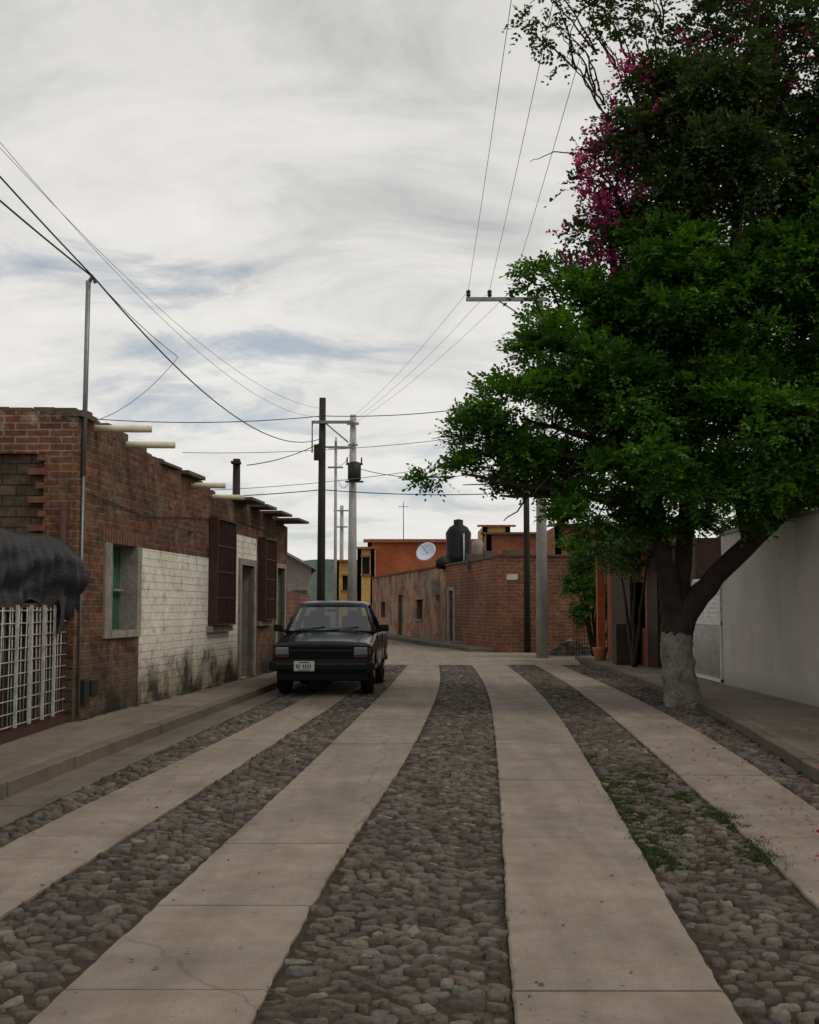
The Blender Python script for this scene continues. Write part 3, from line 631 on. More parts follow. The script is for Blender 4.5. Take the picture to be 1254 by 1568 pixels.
tubes('braces',[([(-2.4,33.86,6.75),(-1.75,33.86,6.2)],.02),([(-2.78,33.86,6.75),(-2.78,33.86,5.9)],.02),([(-2.1,33.86,6.05),(-2.1,33.86,6.35)],.02),([(-1.6,33.86,6.05),(-1.6,33.86,6.3)],.02)],M['steel'],UP3,n=6)
boxes('clamp_box',[(-2.62,33.8,5.9,.2,.15,.45)],M['wood'],UP3)
UP4=empty('utility_pole')
tubes('pole',[taper((-2.4,50,0),(-2.38,50,9.6),.22,.13)],M['conc'],UP4,n=12)
boxes('crossarm',[(-2.38,49.8,9.2,.5,.1,.1),(-2.38,49.8,8.3,.4,.08,.08)],M['steel'],UP4)
tubes('transformer',[([(-2.3,49.55,6.75),(-2.3,49.55,6.8),(-2.3,49.55,7.5),(-2.3,49.55,7.56)],[.2,.28,.28,.12])],M['blackiron'],UP4,n=12)
boxes('transformer_frame',[(-2.3,49.55,6.72,.75,.3,.05),(-2.3,49.55,7.45,.7,.1,.06),(-2.6,49.5,7.6,.06,.06,.25),(-2.0,49.5,7.6,.06,.06,.25)],M['blackiron'],UP4)
for (x,y,h,r,m) in ((-4.35,70,11.3,.08,'conc'),(-4.15,28.5,5.05,.09,'wood'),(-5.0,88,9,.13,'conc')):
    u=empty('utility_pole'); tubes('pole',[taper((x,y,0),(x,y,h),r*1.3,r)],M[m],u,n=8)
    if m=='conc': boxes('crossarm',[(x,y-.2,h-.4,1.2,.1,.1),(x,y-.2,h-1.6,.9,.1,.1)],M['steel'],u)
    else: boxes('crossarm',[(x,y-.1,h-.1,.22,.22,.06)],M['wood'],u)
def cat(a,b_,sag,n_=18):
    a=Vector(a);b_=Vector(b_); return [a.lerp(b_,i/n_)-Vector((0,0,sag*4*(i/n_)*(1-i/n_))) for i in range(n_+1)]
OW=empty('overhead_wires')
mast=(-3.86,14.4,5.52)
thick=[(cat(mast,(-4.9,7.0,6.9),.08),.010),(cat(mast,(-5.2,6.5,6.5),.12),.011),(cat(mast,(-2.55,33.9,6.3),.75),.011),(cat((-9,33,6.75),(-2.5,34,6.98),.15),.013),(cat((-2.5,34,6.98),(3.85,35,7.75),.2),.013),
 (cat((-2.5,34,4.85),(3.86,35,4.9),.12),.014),(cat((-8.5,33,4.55),(-2.5,34,4.85),.1),.014),(cat((-2.4,50,7.4),(3.86,39.3,6.3),.5),.015),(cat((-3.9,28.5,4.9),(-2.55,34,6.2),.1),.012),(cat((-4.2,70,9),(-2.4,50,7.2),.6),.016)]
tubes('service_cables',thick,M['wire'],OW,n=5)
L=[]
for i,x in enumerate(INS):
    L.append((cat((x,34.87,10.9),(x-.55,-8,10.9),.35,30),.006)); L.append((cat((x,34.87,10.88),(-2.6+.2*i,49.8,9.3),.25),.005))
L+=[(cat((-4.45,10,6.6),(-2.5,34,6.95),.9,26),.004),(cat((-4.7,10,6.75),(-2.5,34,7.2),.8,26),.004),(cat((-6.7,35,6.05),(3.87,35,6.85),.25),.009),(cat((-7.5,35,4.9),(3.87,35,6.2),.3),.009),(cat((-2.4,50,8.2),(-4.35,70,10),.4),.012)]
L.append((cat(mast,(-3.2,16.3,4.95),.05),.005)); L.append((cat((-3.2,16.3,4.95),(-3.85,14.6,3.8),.12),.005))
tubes('power_lines',L,M['wiregrey'],OW,n=4)
AN=empty('tv_antenna'); tubes('mast',[([(-.38,76,5.4),(-.38,76,8.2)],.03),([(-.7,76,7.9),(-.05,76,7.9)],.02)],M['steel'],AN,n=5)
# ---------------------------------------------------------------- corner brick house
C=empty('corner_brick_house')
_,PC,rc=wall('side_facade',C,(-2.15,69),(2.9,40),1,0,3.15,[(29.43-7.6,29.43-6.8,.1,2.15,.2,M['dark']),(29.43-15,29.43-13.5,.97,1.85,.15,M['dark']),(29.43-20.2,29.43-18.9,.1,2.1,.15,M['greendoor']),(29.43-26,29.43-24.5,.95,1.8,.15,M['dark'])],[(0,29.43-8.5,0,3.2,M['brickplaster'])],M['brickfar'])
_,PD,rd=wall('front_facade',C,(2.903,40.0),(6.9,40.3),1,0,3.2,[],[],M['brickfar'])
wall('back_wall',C,(6.9,40.3),(4,69),1,0,3.1,mat=M['brickfar'])
poly('roof',[(2.95,40.2,2.95),(6.7,40.4,2.95),(3.9,68.9,2.95),(-2.0,68.9,2.95)],[(0,1,2,3)],M['roofgrey'],C)
trim('parapet_cap',C,PC,rc,[(0,29.3,3.153,3.23,-.26,.06)],M['tile']); trim('parapet_cap_front',C,PD,rd,[(.02,3.95,3.203,3.27,-.26,.05)],M['tile'])
trim('door_surrounds',C,PC,rc,[(29.43-6.8,29.43-6.5,.1,2.3,-.02,.05),(29.43-7.9,29.43-7.6,.1,2.3,-.02,.05),(29.43-7.6,29.43-6.8,2.15,2.3,-.02,.048),(29.43-6.0,29.43-5.2,.05,.22,0,.5),(29.43-8.6,29.43-5,.0,.12,.0,.7)],M['frameconc'])
trim('window_surrounds',C,PC,rc,[(29.43-15.15,29.43-13.35,.88,.97,-.02,.06),(29.43-15.15,29.43-13.35,1.85,1.95,-.02,.06),(29.43-10.5,29.43-9.6,2.0,2.6,.0,.35)],M['frameconc'])
trim('street_sign_plate',C,PD,rd,[(.35,.72,2.42,2.6,.0,.02)],plain('sign_white',(.5,.48,.42),.5),)
trim('base_kerb',C,PC,rc,[(0,29.4,0.0,.14,.001,.9)],M['kerb'])
WT=empty('water_tank',(2.05,50,2.95))
tubes('tank',[([(0,0,.35),(0,0,.4),(0,0,.75),(0,0,.8),(0,0,1.15),(0,0,1.2),(0,0,1.65),(0,0,1.9),(0,0,2.0),(0,0,2.2),(0,0,2.24)],[.45,.54,.54,.51,.54,.51,.54,.38,.2,.2,.02])],M['tank'],WT,n=24)
boxes('stand',[(0,0,.17,1.2,1.2,.34)],M['terra'],WT)
tubes('pipe',[([(.2,-.56,.3),(.2,-.56,1.6)],.03)],M['whiteiron'],WT)
SD=empty('satellite_dish',(.78,53,2.95))
V=[];F=[];nr_,ns=6,20
for i in range(nr_+1):
    r=.46*i/nr_
    for k in range(ns): a=2*math.pi*k/ns; V.append((r*math.cos(a),.35*r*r/.46,r*math.sin(a)))
F=[(i*ns+k,i*ns+(k+1)%ns,(i+1)*ns+(k+1)%ns,(i+1)*ns+k) for i in range(nr_) for k in range(ns)]
d=poly('dish',V,F,M['dish'],SD,True); d.location=(0,0,.95); d.rotation_euler=(math.radians(145),math.radians(35),math.radians(-48)); d.modifiers.new('s','SOLIDIFY').thickness=.02
tubes('arm',[([(0,.05,0),(0,.05,.9)],.03),([(0,0,.95),(-.3,-.3,1.35)],.015)],M['steel'],SD)
RB=empty('roof_vent_urn',(2.62,46,2.95))
tubes('urn',[([(0,0,.1),(0,0,.2),(0,0,.5),(0,0,.9),(0,0,1.05),(0,0,1.12)],[.1,.13,.12,.24,.22,.1])],M['grey'],RB,n=16)
RB2=empty('roof_vent_urn',(1.35,48.5,2.95))
tubes('urn',[([(0,0,.1),(0,0,.2),(0,0,.45),(0,0,.6)],[.2,.3,.3,.1])],M['tank'],RB2,n=16)
boxes('roof_blocks',[(2.4,44,3.2,.6,.5,.5),(3.6,42,3.3,.7,.4,.4),(3.1,46,3.3,.5,.5,.7)],M['tile'],C)
# ---------------------------------------------------------------- far houses
def house(name,x0,x1,y0,y1,h,mat,trimmat,wins=(),cap=.15,sidewins=()):
    G=empty(name)
    _,Pf,rf=wall('front_wall',G,(x0,y0),(x1,y0),1,0,h,[(a,b_,c,d,.15,M['dark']) for a,b_,c,d in wins],[],mat)
    wall('left_wall',G,(x0-.002,y1),(x0-.002,y0),1,0,h,[(a,b_,c,d,.15,M['dark']) for a,b_,c,d in sidewins],[],mat)
    wall('right_wall',G,(x1+.002,y0),(x1+.002,y1),1,0,h,mat=mat)
    poly('roof',[(x0,y0,h-.1),(x1,y0,h-.1),(x1,y1,h-.1),(x0,y1,h-.1)],[(0,1,2,3)],M['roofgrey'],G)
    boxes('cornice',[((x0+x1)/2,y0-.1,h+cap/2+.002,x1-x0+.5,.4,cap)],trimmat,G)
    if wins: trim('window_frames',G,Pf,rf,[(a-.1,b_+.1,d+.003,d+.12,0,.06) for a,b_,c,d in wins]+[(a-.1,b_+.1,c-.12,c-.003,0,.08) for a,b_,c,d in wins],trimmat)
    return G
house('orange_house',-2.6,4.5,74,84,5.5,M['orange'],M['terra'],[],.2)
house('yellow_house',-5.2,-3.2,84,95,4.7,M['yellow'],M['terra'],[(.5,1.1,2.7,3.7),(1.4,1.8,2.7,3.7)],.12)
house('yellow_house',-3.15,-2.1,72,78,5.0,M['yellow'],M['terra'],[(.3,.75,3.5,4.5)],.12)
house('terracotta_house',3.6,8.8,56,66,4.9,M['terra'],M['tile'],[],.1)
house('yellow_rooftop_room',3.55,4.9,58,62,5.4,M['yellow'],M['terra'],[],.08)
house('terracotta_house',5.6,11,46,52,4.6,M['terra'],M['tile'],[(.6,1.4,3.3,4.2)],.1)
G=empty('gable_house')
gx0,gx1=-7.5,-3.45
V=[(gx0,42,0),(gx1,42,0),(gx1,42,2.9),(-4.9,42,3.6),(gx0,42,2.9),(gx0,56,0),(gx1-1.6,56,0),(gx1-1.6,56,2.9),(-6.0,56,3.6),(gx0,56,2.9)]
poly('walls',V,[(0,1,2,3,4),(1,6,7,2),(5,0,4,9),(6,5,9,8,7)],M['grey'],G)
poly('roof',[(gx1+.2,41.7,2.8),(-4.9,41.7,3.65),(-6.0,56.2,3.65),(gx1-1.4,56.2,2.8),(gx0-.2,41.7,2.8),(gx0-.2,56.2,2.8),(gx1+.2,41.7,2.88),(-4.9,41.7,3.75),(-6.0,56.2,3.75),(gx1-1.4,56.2,2.88),(gx0-.2,41.7,2.88),(gx0-.2,56.2,2.88)],[(6,9,8,7),(7,8,11,10),(0,6,7,1),(1,7,10,4),(0,3,9,6)],M['roofgrey'],G)
boxes('door',[(-3.85,41.98,1.05,.5,.06,2.1)],M['greendoor'],G); boxes('window',[(-4.5,41.98,1.6,.5,.06,.8)],M['dark'],G)
boxes('window_trim',[(-4.5,41.95,1.15,.65,.08,.06),(-4.5,41.95,2.05,.65,.08,.06)],M['frameconc'],G)
LW=empty('low_brick_wall'); wall('wall',LW,(-2.9,28),(-3.4,41),1,0,1.9,mat=M['brickfar'],thick=.15)
V=[];F=[]
nx=160
for i in range(nx):
    x=-700+i*9; h=34+5*math.sin(i*.085)+2.5*math.sin(i*.31+1)+1.2*math.sin(i*.9)
    V+=[(x,700,-1),(x,760+8*math.sin(i*.4),h),(x,900,-1)]
for i in range(nx-1): F+=[(i*3,i*3+3,i*3+4,i*3+1),(i*3+1,i*3+4,i*3+5,i*3+2)]
poly('hills',V,F,M['hill'],None,True)
# ---------------------------------------------------------------- right side: white wall, gate, house
WWl=empty('white_boundary_wall')
boxes('wall_body',[(5.79,11,1.46,.25,21.4,2.7)],M['plaster'],WWl)
boxes('wall_coping',[(5.79,11,2.83,.33,21.4,.05)],M['frameconc'],WWl)
boxes('meter_box',[(5.65,16.2,2.35,.06,.35,.35)],M['grey'],WWl)
GT=empty('white_metal_gate'); L=[]
y=21.85
while y<23.85: L.append(([(5.66,y,.2),(5.66,y,1.95)],.012)); y+=.085
z=.22
while z<1.95: L.append(([(5.67,21.8,z),(5.67,23.85,z)],.010)); z+=.085 if z>1.2 else .17
tubes('gate_bars',L,M['gatewhite'],GT,n=4)
boxes('gate_frame',[(5.66,21.78,1.05,.05,.06,1.9),(5.66,23.87,1.05,.05,.06,1.9),(5.66,22.8,2.02,.05,2.1,.06),(5.66,22.8,.17,.05,2.1,.06),(5.66,22.8,1.2,.04,2.1,.05)],M['gatewhite'],GT)
boxes('gate_sheet',[(5.72,22.82,.70,.02,2.0,1.0)],M['gatewhite'],GT)
OH=empty('roadside_house')
_,PO,ro_=wall('street_wall',OH,(5.75,24.1),(5.45,33),-1,.1,2.9,[(1.2,3.2,.15,2.4,.2,M['dark'],M['brown']),(4.4,5.8,1.0,2.1,.15,M['dark'],M['brown'])],[(0,4.2,.1,3,M['brown'])],M['terra'])
wall('rear_wall',OH,(5.45,33.0),(11,33.2),-1,.1,2.9,mat=M['terra']); wall('near_wall',OH,(5.76,24.098),(11,24.1),1,.1,2.9,mat=M['brown'])
poly('roof',[(5.6,24.2,2.8),(11,24.2,2.8),(11,33,2.8),(5.4,33,2.8)],[(0,1,2,3)],M['roofgrey'],OH)
boxes('porch_columns',[(5.15,32.3,1.5,.2,.25,2.8)],M['orange'],OH); boxes('porch_roof',[(5.45,30.5,2.98,1.1,5,.12)],M['brown'],OH)
boxes('wooden_shutter',[(5.35,30.2,1.2,.06,2.6,2.1),(5.2,29.0,.6,.5,.5,1.0)],M['brown'],OH)
FP=empty('terracotta_planter',(4.95,31.2,.125)); tubes('pot',[([(0,0,0),(0,0,.02),(0,0,.3),(0,0,.34)],[.13,.14,.2,.21])],M['pot'],FP,n=16)
WF=empty('wire_fence'); L=[]
for i in range(26): L.append(([(4.95+.02*i*4.2,36.2,0.1),(4.95+.02*i*4.2,36.2,1.3)],.008))
for i in range(10): L.append(([(4.95,36.2,.15+i*.125),(7.0,36.2,.15+i*.125)],.008))
tubes('mesh',L,M['blackiron'],WF,n=4)
RU=empty('rubble_pile')
V=[];F=[]
for i in range(60):
    a=random.uniform(0,6.28);r=random.uniform(0,1)**.6*.8; c=Vector((5.0+r*math.cos(a),37.2+r*.7*math.sin(a),.05+.45*(1-r/.8)*random.random()))
    s=random.uniform(.07,.2); k=len(V)
    for (x,y,z) in [(-1,-1,-1),(1,-1,-1),(1,1,-1),(-1,1,-1),(-1,-1,1),(1,-1,1),(1,1,1),(-1,1,1)]:
        V.append(c+Vector((x*random.uniform(.5,1),y*random.uniform(.5,1),z*random.uniform(.4,.8)))*s)
    F+=[tuple(k+q for q in f) for f in BOXF]
poly('stones',V,F,M['rubble'],RU)
# ---------------------------------------------------------------- foliage
def norm(a): return a/np.maximum(np.linalg.norm(a,axis=-1,keepdims=True),1e-9)
def sprigs(pos,dirs,npair,length,leafl,leafw,droop=.25):
    K=len(pos); d=norm(dirs); up=np.tile([0,0,1.],(K,1)); side=norm(np.cross(d,up)+rng.normal(0,.35,(K,3)))
    nrm=norm(np.cross(side,d)); L=length*rng.uniform(.7,1.25,K)[:,None]
    parts=[]
    for i in range(npair+1):
        t=(i+.6)/(npair+.6)
        base=pos+d*L*t-np.array([0,0,1.])*droop*L*t*t
        for sgn in ((-1,1) if i<npair else (0,)):
            ld=norm(d*(.55 if sgn else 1.)+side*sgn*.95+nrm*rng.normal(0,.3,(K,1))-np.array([0,0,.25]))
            lw=norm(np.cross(ld,nrm+rng.normal(0,.35,(K,3))))
            ll=leafl*rng.uniform(.75,1.2,(K,1))*(1-.25*t); w=leafw*rng.uniform(.8,1.2,(K,1))
            parts.append(np.stack([base,base+ld*ll*.45+lw*w,base+ld*ll,base+ld*ll*.45-lw*w],1))
    A=np.stack(parts,1)
    nl=A.shape[1]; V=A.reshape(-1,3); F=np.arange(len(V)).reshape(-1,4)
    return V,F,np.repeat(np.arange(K),nl*4),nl
def crown(blobs,dens,padr=.34,flat=.5,out=.5):
    P=[];D=[];B=[]
    for bl in blobs:
        cx,cy,cz,r=bl[:4]; dn=bl[4] if len(bl)>4 else 1
        npd=max(3,int(20*r*r)); v=norm(rng.normal(size=(npd,3))); v[:,2]=np.where(v[:,2]<-.5,-v[:,2],v[:,2])
        pc=np.array([cx,cy,cz])+v*np.array([r,r,r*.85])*rng.uniform(.5,1.10,(npd,1))
        per=max(3,int(dens*dn*12.5*r*r/npd))
        for q in range(npd):
            pr=padr*rng.uniform(.6,1.25)*min(1,.5+r*.6)
            o=norm(rng.normal(size=(per,3)))*rng.uniform(.1,1,(per,1))**.5*pr; o[:,2]*=flat
            P.append(pc[q]+o); D.append(o/pr*1.1+v[q]*out+np.array([0,0,.12])+rng.normal(0,.25,(per,3)))
            lit_tip=np.clip(np.linalg.norm(o,axis=1)/pr,0,1)*.38+.22*(o[:,2]/(pr*flat)+1)/2  # outer, upper leaves paler: new growth, plus light painted into the leaf colour
            B.append(np.clip(.42*rng.random()+lit_tip,0,1))
    return np.concatenate(P),np.concatenate(D),np.concatenate(B)
low=[(1.05,3.78,.60),(.68,3.4,.36),(1.58,4.32,.66),(2.2,5.1,.5),(1.9,5.75,.34,.8),(2.05,6.25,.34,.8),(1.85,5.2,.3,.8),(2.45,5.8,.5),(1.34,3.2,.32),(1.97,3.42,.72),(2.65,4.37,1.0),(2.84,5.5,.75),(3.2,3.25,.85),(3.62,6.3,.75),(4.0,4.77,1.3),(4.2,5.9,1.0),(4.88,3.9,1.2),(5.07,5.3,1.2),(5.75,6.2,1.1),(4.4,3.1,.6),(3.1,2.65,.5),(2.6,2.95,.45),(3.9,2.85,.6),(4.7,2.85,.6),(5.4,3.2,.7),(6.2,3.45,.8),(5.75,3.9,.9),(6.5,4.8,1.3),(6.5,6.2,1.2),(7.6,4.2,1.1),(3.6,3.9,.8),(2.95,2.3,.25,.6),(2.3,2.75,.3,.7),(4.25,2.55,.35,.8),
 (4.6,7.1,.5,.5),(5.6,7.5,.55,.5),(3.4,7.0,.3,.5),(6.4,8.0,.5,.4)]
BL=[]
for i,b_ in enumerate(low):
    x,z,r=b_[:3]; dn=b_[3] if len(b_)>3 else 1
    BL.append((x,16.9+random.uniform(-.5,.5)+(1.3-r)*.5,z,r,dn))
    if r>.7: BL.append((x+random.uniform(-.3,.3),18.9+random.uniform(-.4,.6),z+random.uniform(-.1,.3),r*.95,.6))
P_,D_,B_=crown(BL,88)
print('green sprigs',len(P_))
V,F,sid,nl=sprigs(P_,D_,4,.25,.095,.024)
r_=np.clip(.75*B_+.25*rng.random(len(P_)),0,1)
TR=empty('shade_tree',(0,0,0))
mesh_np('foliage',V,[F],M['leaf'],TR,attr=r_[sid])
tp0,tr0=smoothpath([(4.10,17.9,-.1),(4.06,17.9,.15),(4.00,17.9,.6),(3.98,17.9,1.08)],[.36,.27,.235,.235],6,.012)
tubes('limewashed_trunk',[(tp0,tr0)],M['limewash'],TR,n=22,noise=.08)
lim=[]
def limb(p,r,jit=.02): a,b2=smoothpath(p,r,4,jit); lim.append((a,b2)); return a
limb([(3.98,17.9,1.06),(3.97,17.9,1.3),(3.90,17.85,1.7),(3.75,17.75,2.3),(3.6,17.6,3.1),(3.3,17.4,4.2),(3.1,17.4,5.6),(3.0,17.5,7.2)],[.235,.22,.17,.14,.13,.11,.08,.04])
limb([(3.98,17.9,1.1),(4.15,17.85,1.45),(4.55,17.8,1.95),(5.1,17.7,2.5),(5.6,17.6,2.95),(6.3,17.5,3.5),(7.2,17.6,4.6)],[.22,.19,.155,.14,.125,.105,.07])
limb([(4.0,17.95,1.2),(4.1,18.0,1.9),(4.2,18.1,2.8),(4.4,18.2,4.2),(4.6,18.2,6.0),(4.7,18.1,8.2)],[.2,.14,.12,.11,.09,.04])
ends=[(1.0,16.9,3.7),(1.6,17,4.2),(.75,17,3.4),(2.2,17,5.0),(2.1,17,6.0),(2.0,17,3.4),(2.7,16.8,4.3),(3.2,16.9,3.2),(4.9,16.6,3.8),(5.0,17,5.4),(6.3,17,4.8),(3.6,17,6.3),(5.7,17,6.2),(1.3,17.1,3.1),(4.1,16.5,4.9),(6,19,4),(4,19.3,5),(2.7,19,4.5)]
for e in ends:
    s=Vector(random.choice([(3.6,17.6,3.0),(3.45,17.5,3.6),(3.8,17.7,2.5)]) if e[0]<3.8 else random.choice([(4.2,18.1,2.8),(4.35,18.1,3.8),(5.0,17.7,2.5)])); e=Vector(e); m_=(s+e)/2+Vector((random.uniform(-.2,.2),random.uniform(-.3,.3),random.uniform(-.1,.35)))
    limb([s,m_,e],[.07,.045,.015],.03)
    for q in range(4):
        f_=e+Vector([random.uniform(-.7,.7) for _ in range(3)]); limb([m_.lerp(e,.5),(m_+f_)/2+Vector((0,0,.1)),f_],[.022,.015,.006],.02)
tubes('limbs',lim,M['bark'],TR,n=9,noise=.07)
# bougainvillea
BV=empty('bougainvillea')
up_=[(3.2,7.25,.5,.75),(2.72,7.9,.25,.6),(3.0,8.0,.35),(3.7,8.35,.7),(3.3,9.2,.45,.7),(4.5,7.6,1.0),(4.6,9.0,.85,.9),(5.6,8.3,1.0),(5.9,9.9,.8,.75),(4.1,10.1,.5,.6),(6.3,7.2,1.15),(5.1,10.6,.6,.6),(2.55,6.5,.3,.6),(2.6,6.95,.3,.6),(3.1,10.0,.32,.45),(2.4,9.75,.13,.5),(2.33,10.0,.13,.5),(2.15,10.2,.16,.4),(1.75,10.55,.18,.4),(2.6,10.6,.28,.5),(2.2,10.8,.3,.5),(3.5,7.0,.5,.9),(3.9,7.3,.6),(6.8,9,1.0,.8),(5.2,11.6,.7,.5),(6.3,11.4,.9,.6),(3.6,11.2,.5,.5),(3.5,10.5,.4,.5),(4.0,9.2,.5,.9),(5.2,9.4,.6,.8)]
BL=[]
for b_ in up_:
    x,z,r=b_[:3]; dn=b_[3] if len(b_)>3 else 1
    BL.append((x,17.2+random.uniform(-.4,.4)+(1-r)*.4,z,r,dn))
    if r>.55: BL.append((x+.1,18.8+random.uniform(-.3,.5),z+.1,r*.9,dn*.6))
P_,D_,B_=crown(BL,86,padr=.3,flat=.85,out=.3)
V,F,sid,nl=sprigs(P_,D_,3,.24,.09,.028,droop=.5)
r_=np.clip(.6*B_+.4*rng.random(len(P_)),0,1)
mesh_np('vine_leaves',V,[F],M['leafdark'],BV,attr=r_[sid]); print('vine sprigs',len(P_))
fl=[(2.72,7.9,.28),(2.9,8.2,.3),(3.15,9.35,.35),(3.25,8.8,.35),(3.1,7.4,.35),(2.75,7.2,.25),(2.95,6.4,.25),(3.9,8.5,.45),(3.6,8.9,.35),(4.5,8.4,.5),(5.1,9.3,.5),(5.9,10.2,.35),(5.3,8.6,.5),(6.1,9.2,.5),(4.3,9.4,.4),(2.6,6.9,.2),(2.6,8.15,.15),(5.9,9.6,.4),(2.95,7.75,.3),(6.4,8.3,.5),(5.6,10.7,.35),(4.0,7.8,.5),(5.9,8.0,.5),(4.8,9.9,.4),(3.7,9.6,.3),(2.55,6.3,.2),(3.1,6.7,.25)]
P_=[];D_=[]
for (x,z,r) in fl:
    edge=1. if x<3.4 else .38
    for q in range(int((8+18*r)*edge)):
        v=norm(rng.normal(size=(1,3)))[0]; v[1]=-abs(v[1])*(1 if edge==1 else .4)
        c=np.array([x,17.0+(.9-r)*.4,z])+v*r*rng.uniform(.6,1.7)*np.array([1.2,1.3,1.3]); k=rng.integers(2,15)
        P_.append(c+rng.normal(0,.055,(k,3))); D_.append(rng.normal(size=(k,3))+v*.5)
P_=np.concatenate(P_);D_=np.concatenate(D_)
V,F,sid,nl=sprigs(P_,D_,1,.05,.058,.026); mesh_np('bracts',V,[F],M['bract'],BV,attr=rng.random(len(P_))[sid])
st=[]
def stem(p,r): a,b2=smoothpath(p,r,5,.03); st.append((a,b2))
stem([(4.3,18.2,0),(4.2,18.1,1.5),(4.25,18.2,3),(4.3,18,5),(4.1,17.8,7),(3.6,17.6,8.6),(3.2,17.5,9.8)],[.05,.05,.045,.04,.035,.025,.012])
stem([(4.25,18,5),(4.9,17.8,7),(5.3,17.7,9),(5.4,17.8,11)],[.04,.035,.025,.012])
stem([(4.3,18,5),(5.4,17.9,6.5),(6.2,17.8,8.2),(6.4,17.8,10.5)],[.04,.035,.025,.012])
stem([(3.6,17.3,6.6),(3.0,17.1,7.6),(2.5,17,8.05),(2.1,16.9,8.12),(1.75,16.9,7.95)],[.02,.014,.010,.008,.004])
stem([(3.3,17.5,9.8),(2.9,17.3,10.5),(2.5,17.2,10.3),(2.33,17.1,9.6)],[.02,.015,.01,.005]); stem([(2.9,17.3,10.5),(2.3,17.2,10.7),(1.8,17.2,10.5)],[.015,.01,.005])
stem([(3.4,17.2,5.6),(2.9,17,6.6),(2.7,16.9,7.4)],[.018,.012,.006]); stem([(4.0,16.6,6.4),(3.9,16.5,8),(4.2,16.5,9.4)],[.02,.015,.008]); stem([(4.6,16.5,6.4),(4.9,16.4,8.2),(5.0,16.5,10.4)],[.018,.014,.008])
for (x,z,r) in fl+[(b_[0],b_[1],b_[2]) for b_ in up_]:
    for q in range(2):
        e=Vector((x+random.uniform(-r,r),17+random.uniform(-.4,.6),z+random.uniform(-r,r))); s=Vector((x*.7+4.4*.3,17.6,z-.9)); stem([s,(s+e)/2+Vector((random.uniform(-.2,.2),0,.1)),e],[.016,.011,.004])
tubes('stems',st,M['bark'],BV,n=6,noise=.05)
def shrub(name,blobs,dens,mat,leaf=(.2,.09,.03)):
    P_,D_,B_=crown(blobs,dens,padr=.3,flat=.7); V,F,sid,nl=sprigs(P_,D_,3,*leaf)
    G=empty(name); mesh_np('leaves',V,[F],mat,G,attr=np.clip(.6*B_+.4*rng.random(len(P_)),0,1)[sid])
    c=blobs[0]; ss=[]
    for b_ in blobs:
        a,r=smoothpath([(c[0],c[1],0.05),((c[0]+b_[0])/2,(c[1]+b_[1])/2,b_[2]*.5),(b_[0],b_[1],b_[2])],[.06,.04,.01],3,.03); ss.append((a,r))
    tubes('branches',ss,M['bark'],G,n=6); return G
shrub('green_bush',[(5.4,35.2,2.4,.8),(5.0,35.4,3.0,.55),(6.1,35,2.7,.8),(5.5,35.2,1.5,.6),(6.3,35.2,1.6,.7),(5.0,35,1.9,.5),(5.8,35.3,3.4,.7),(5.2,35.1,1.1,.4)],65,M['leaf'])
shrub('garden_shrub',[(5.2,27.8,2.6,.6),(5.3,26.5,2.9,.6),(5.1,29,2.7,.5)],60,M['leafdark'])
shrub('green_bush',[(7.2,25,3.2,1.0),(8.4,24,3.4,1.2),(7.4,22,3.3,.9)],50,M['leafdark'])
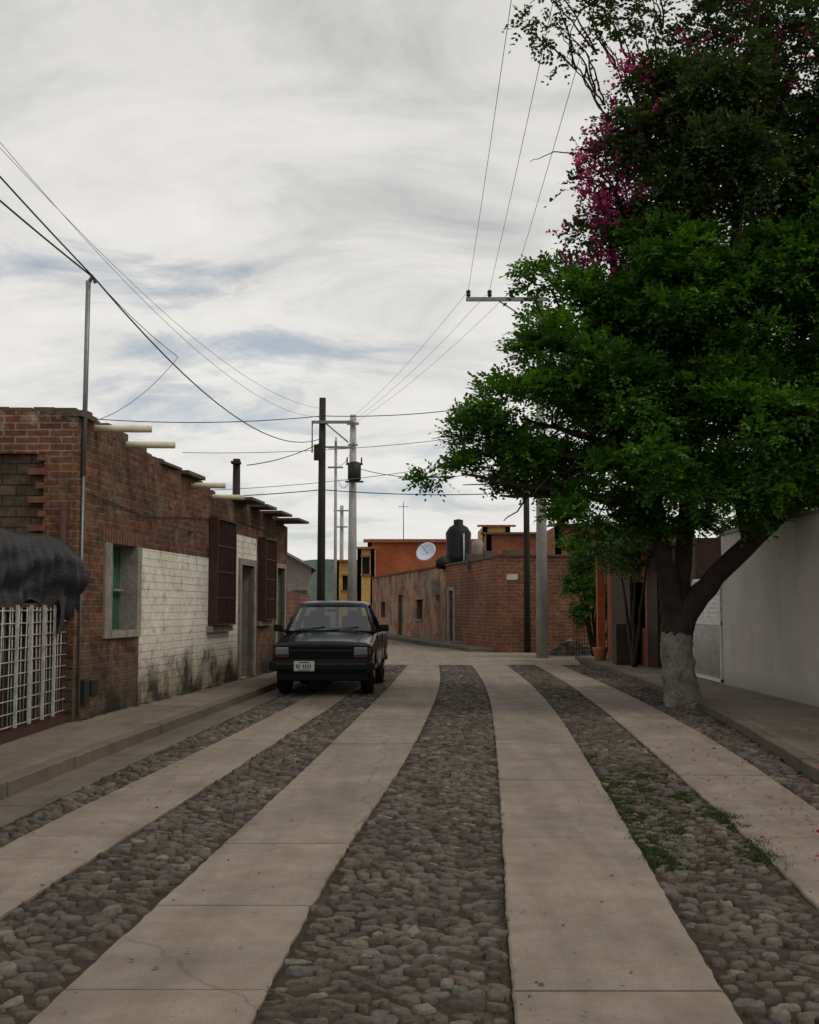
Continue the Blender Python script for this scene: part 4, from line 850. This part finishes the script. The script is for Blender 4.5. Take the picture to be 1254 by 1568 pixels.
# grass + weeds
def grass(name,spots):
    P_=[]
    for (x,y,rx,ry,k) in spots: P_.append(np.stack([rng.normal(x,rx,k),rng.normal(y,ry,k),np.full(k,.018)],1))
    P_=np.concatenate(P_); K=len(P_)
    d=norm(np.stack([rng.normal(0,.9,K),rng.normal(0,.9,K),rng.uniform(.25,1,K)],1)); s=norm(np.cross(d,rng.normal(size=(K,3)))); L=rng.uniform(.012,.042,(K,1)); w=.0035
    V=np.stack([P_-s*w,P_+s*w,P_+d*L+s*w*.3,P_+d*L-s*w*.3],1).reshape(-1,3)
    return mesh_np(name,V,[np.arange(len(V)).reshape(-1,4)],M['grass'],None,attr=np.repeat(rng.random(K),4))
sp=[]
for i in range(80):
    y=random.uniform(6.9,12.2); t=random.choice([0.04,.12,.35,.5,.7,.9]); x=ed('3r',y)*(1-t)+ed('4l',y)*t; sp.append((x,y,.045,.08,80))
for y,t in ((7.1,.98),(7.3,1.0),(7.5,1.02),(8.3,1.02),(8.5,1.0),(8.7,.97),(7.0,.12),(7.4,.08),(7.7,.1),(8.6,.12),(9.1,.1),(10.2,.15),(9.4,.8),(8.1,.5),(9.8,.5),(10.6,.5)):
    for q in range(5): sp.append((ed('3r',y)*(1-t)+ed('4l',y)*t+random.uniform(-.06,.06),y+random.uniform(-.2,.2),.035,.06,400))
for i in range(90):
    y=random.uniform(4.5,28); k=random.choice(['gl','kl','4r','kr','3l','2r','1r']); sp.append((ed(k,y)+random.uniform(-.02,.05),y,.03,.15,26))
for i in range(30):
    y=random.uniform(14,22); sp.append((ed('kr',y)-random.uniform(0,.3),y,.08,.2,60))
grass('grass',sp)
sp=[]
for i in range(40): 
    y=random.uniform(14.4,26); sp.append((wallL(y)+.06,y,.02,.1,25))
g_=grass('wall_base_weeds',sp); g_.location.z=.13
def scatter(name,K,xf,mat,size):
    P_=np.array([xf() for _ in range(K)]); d=norm(np.stack([rng.normal(size=K),rng.normal(size=K),rng.normal(0,.15,K)],1)); s=norm(np.cross(d,np.array([0,0,1.])+rng.normal(0,.2,(K,3)))); L=size*rng.uniform(.6,1.4,(K,1))
    V=np.stack([P_,P_+d*L*.5+s*L*.3,P_+d*L,P_+d*L*.5-s*L*.3],1).reshape(-1,3); return mesh_np(name,V,[np.arange(len(V)).reshape(-1,4)],mat,None,attr=np.repeat(rng.random(K),4))
def pet():
    y=random.uniform(6.5,20); x=ed('kr',y)+random.gauss(-.35,.5); return (x,y,.15 if x>ed('kr',y) else .047)
scatter('fallen_petals',420,pet,M['bract'],.038)
def lf():
    y=3.5+random.random()**1.3*22; k=random.choice([-1,0,1]); x=random.uniform(-3.1,4) if k<1 else ed('kr',y)-random.random()*1.2; return (x,y,.046)
scatter('leaf_litter',1100,lf,M['litter'],.028)
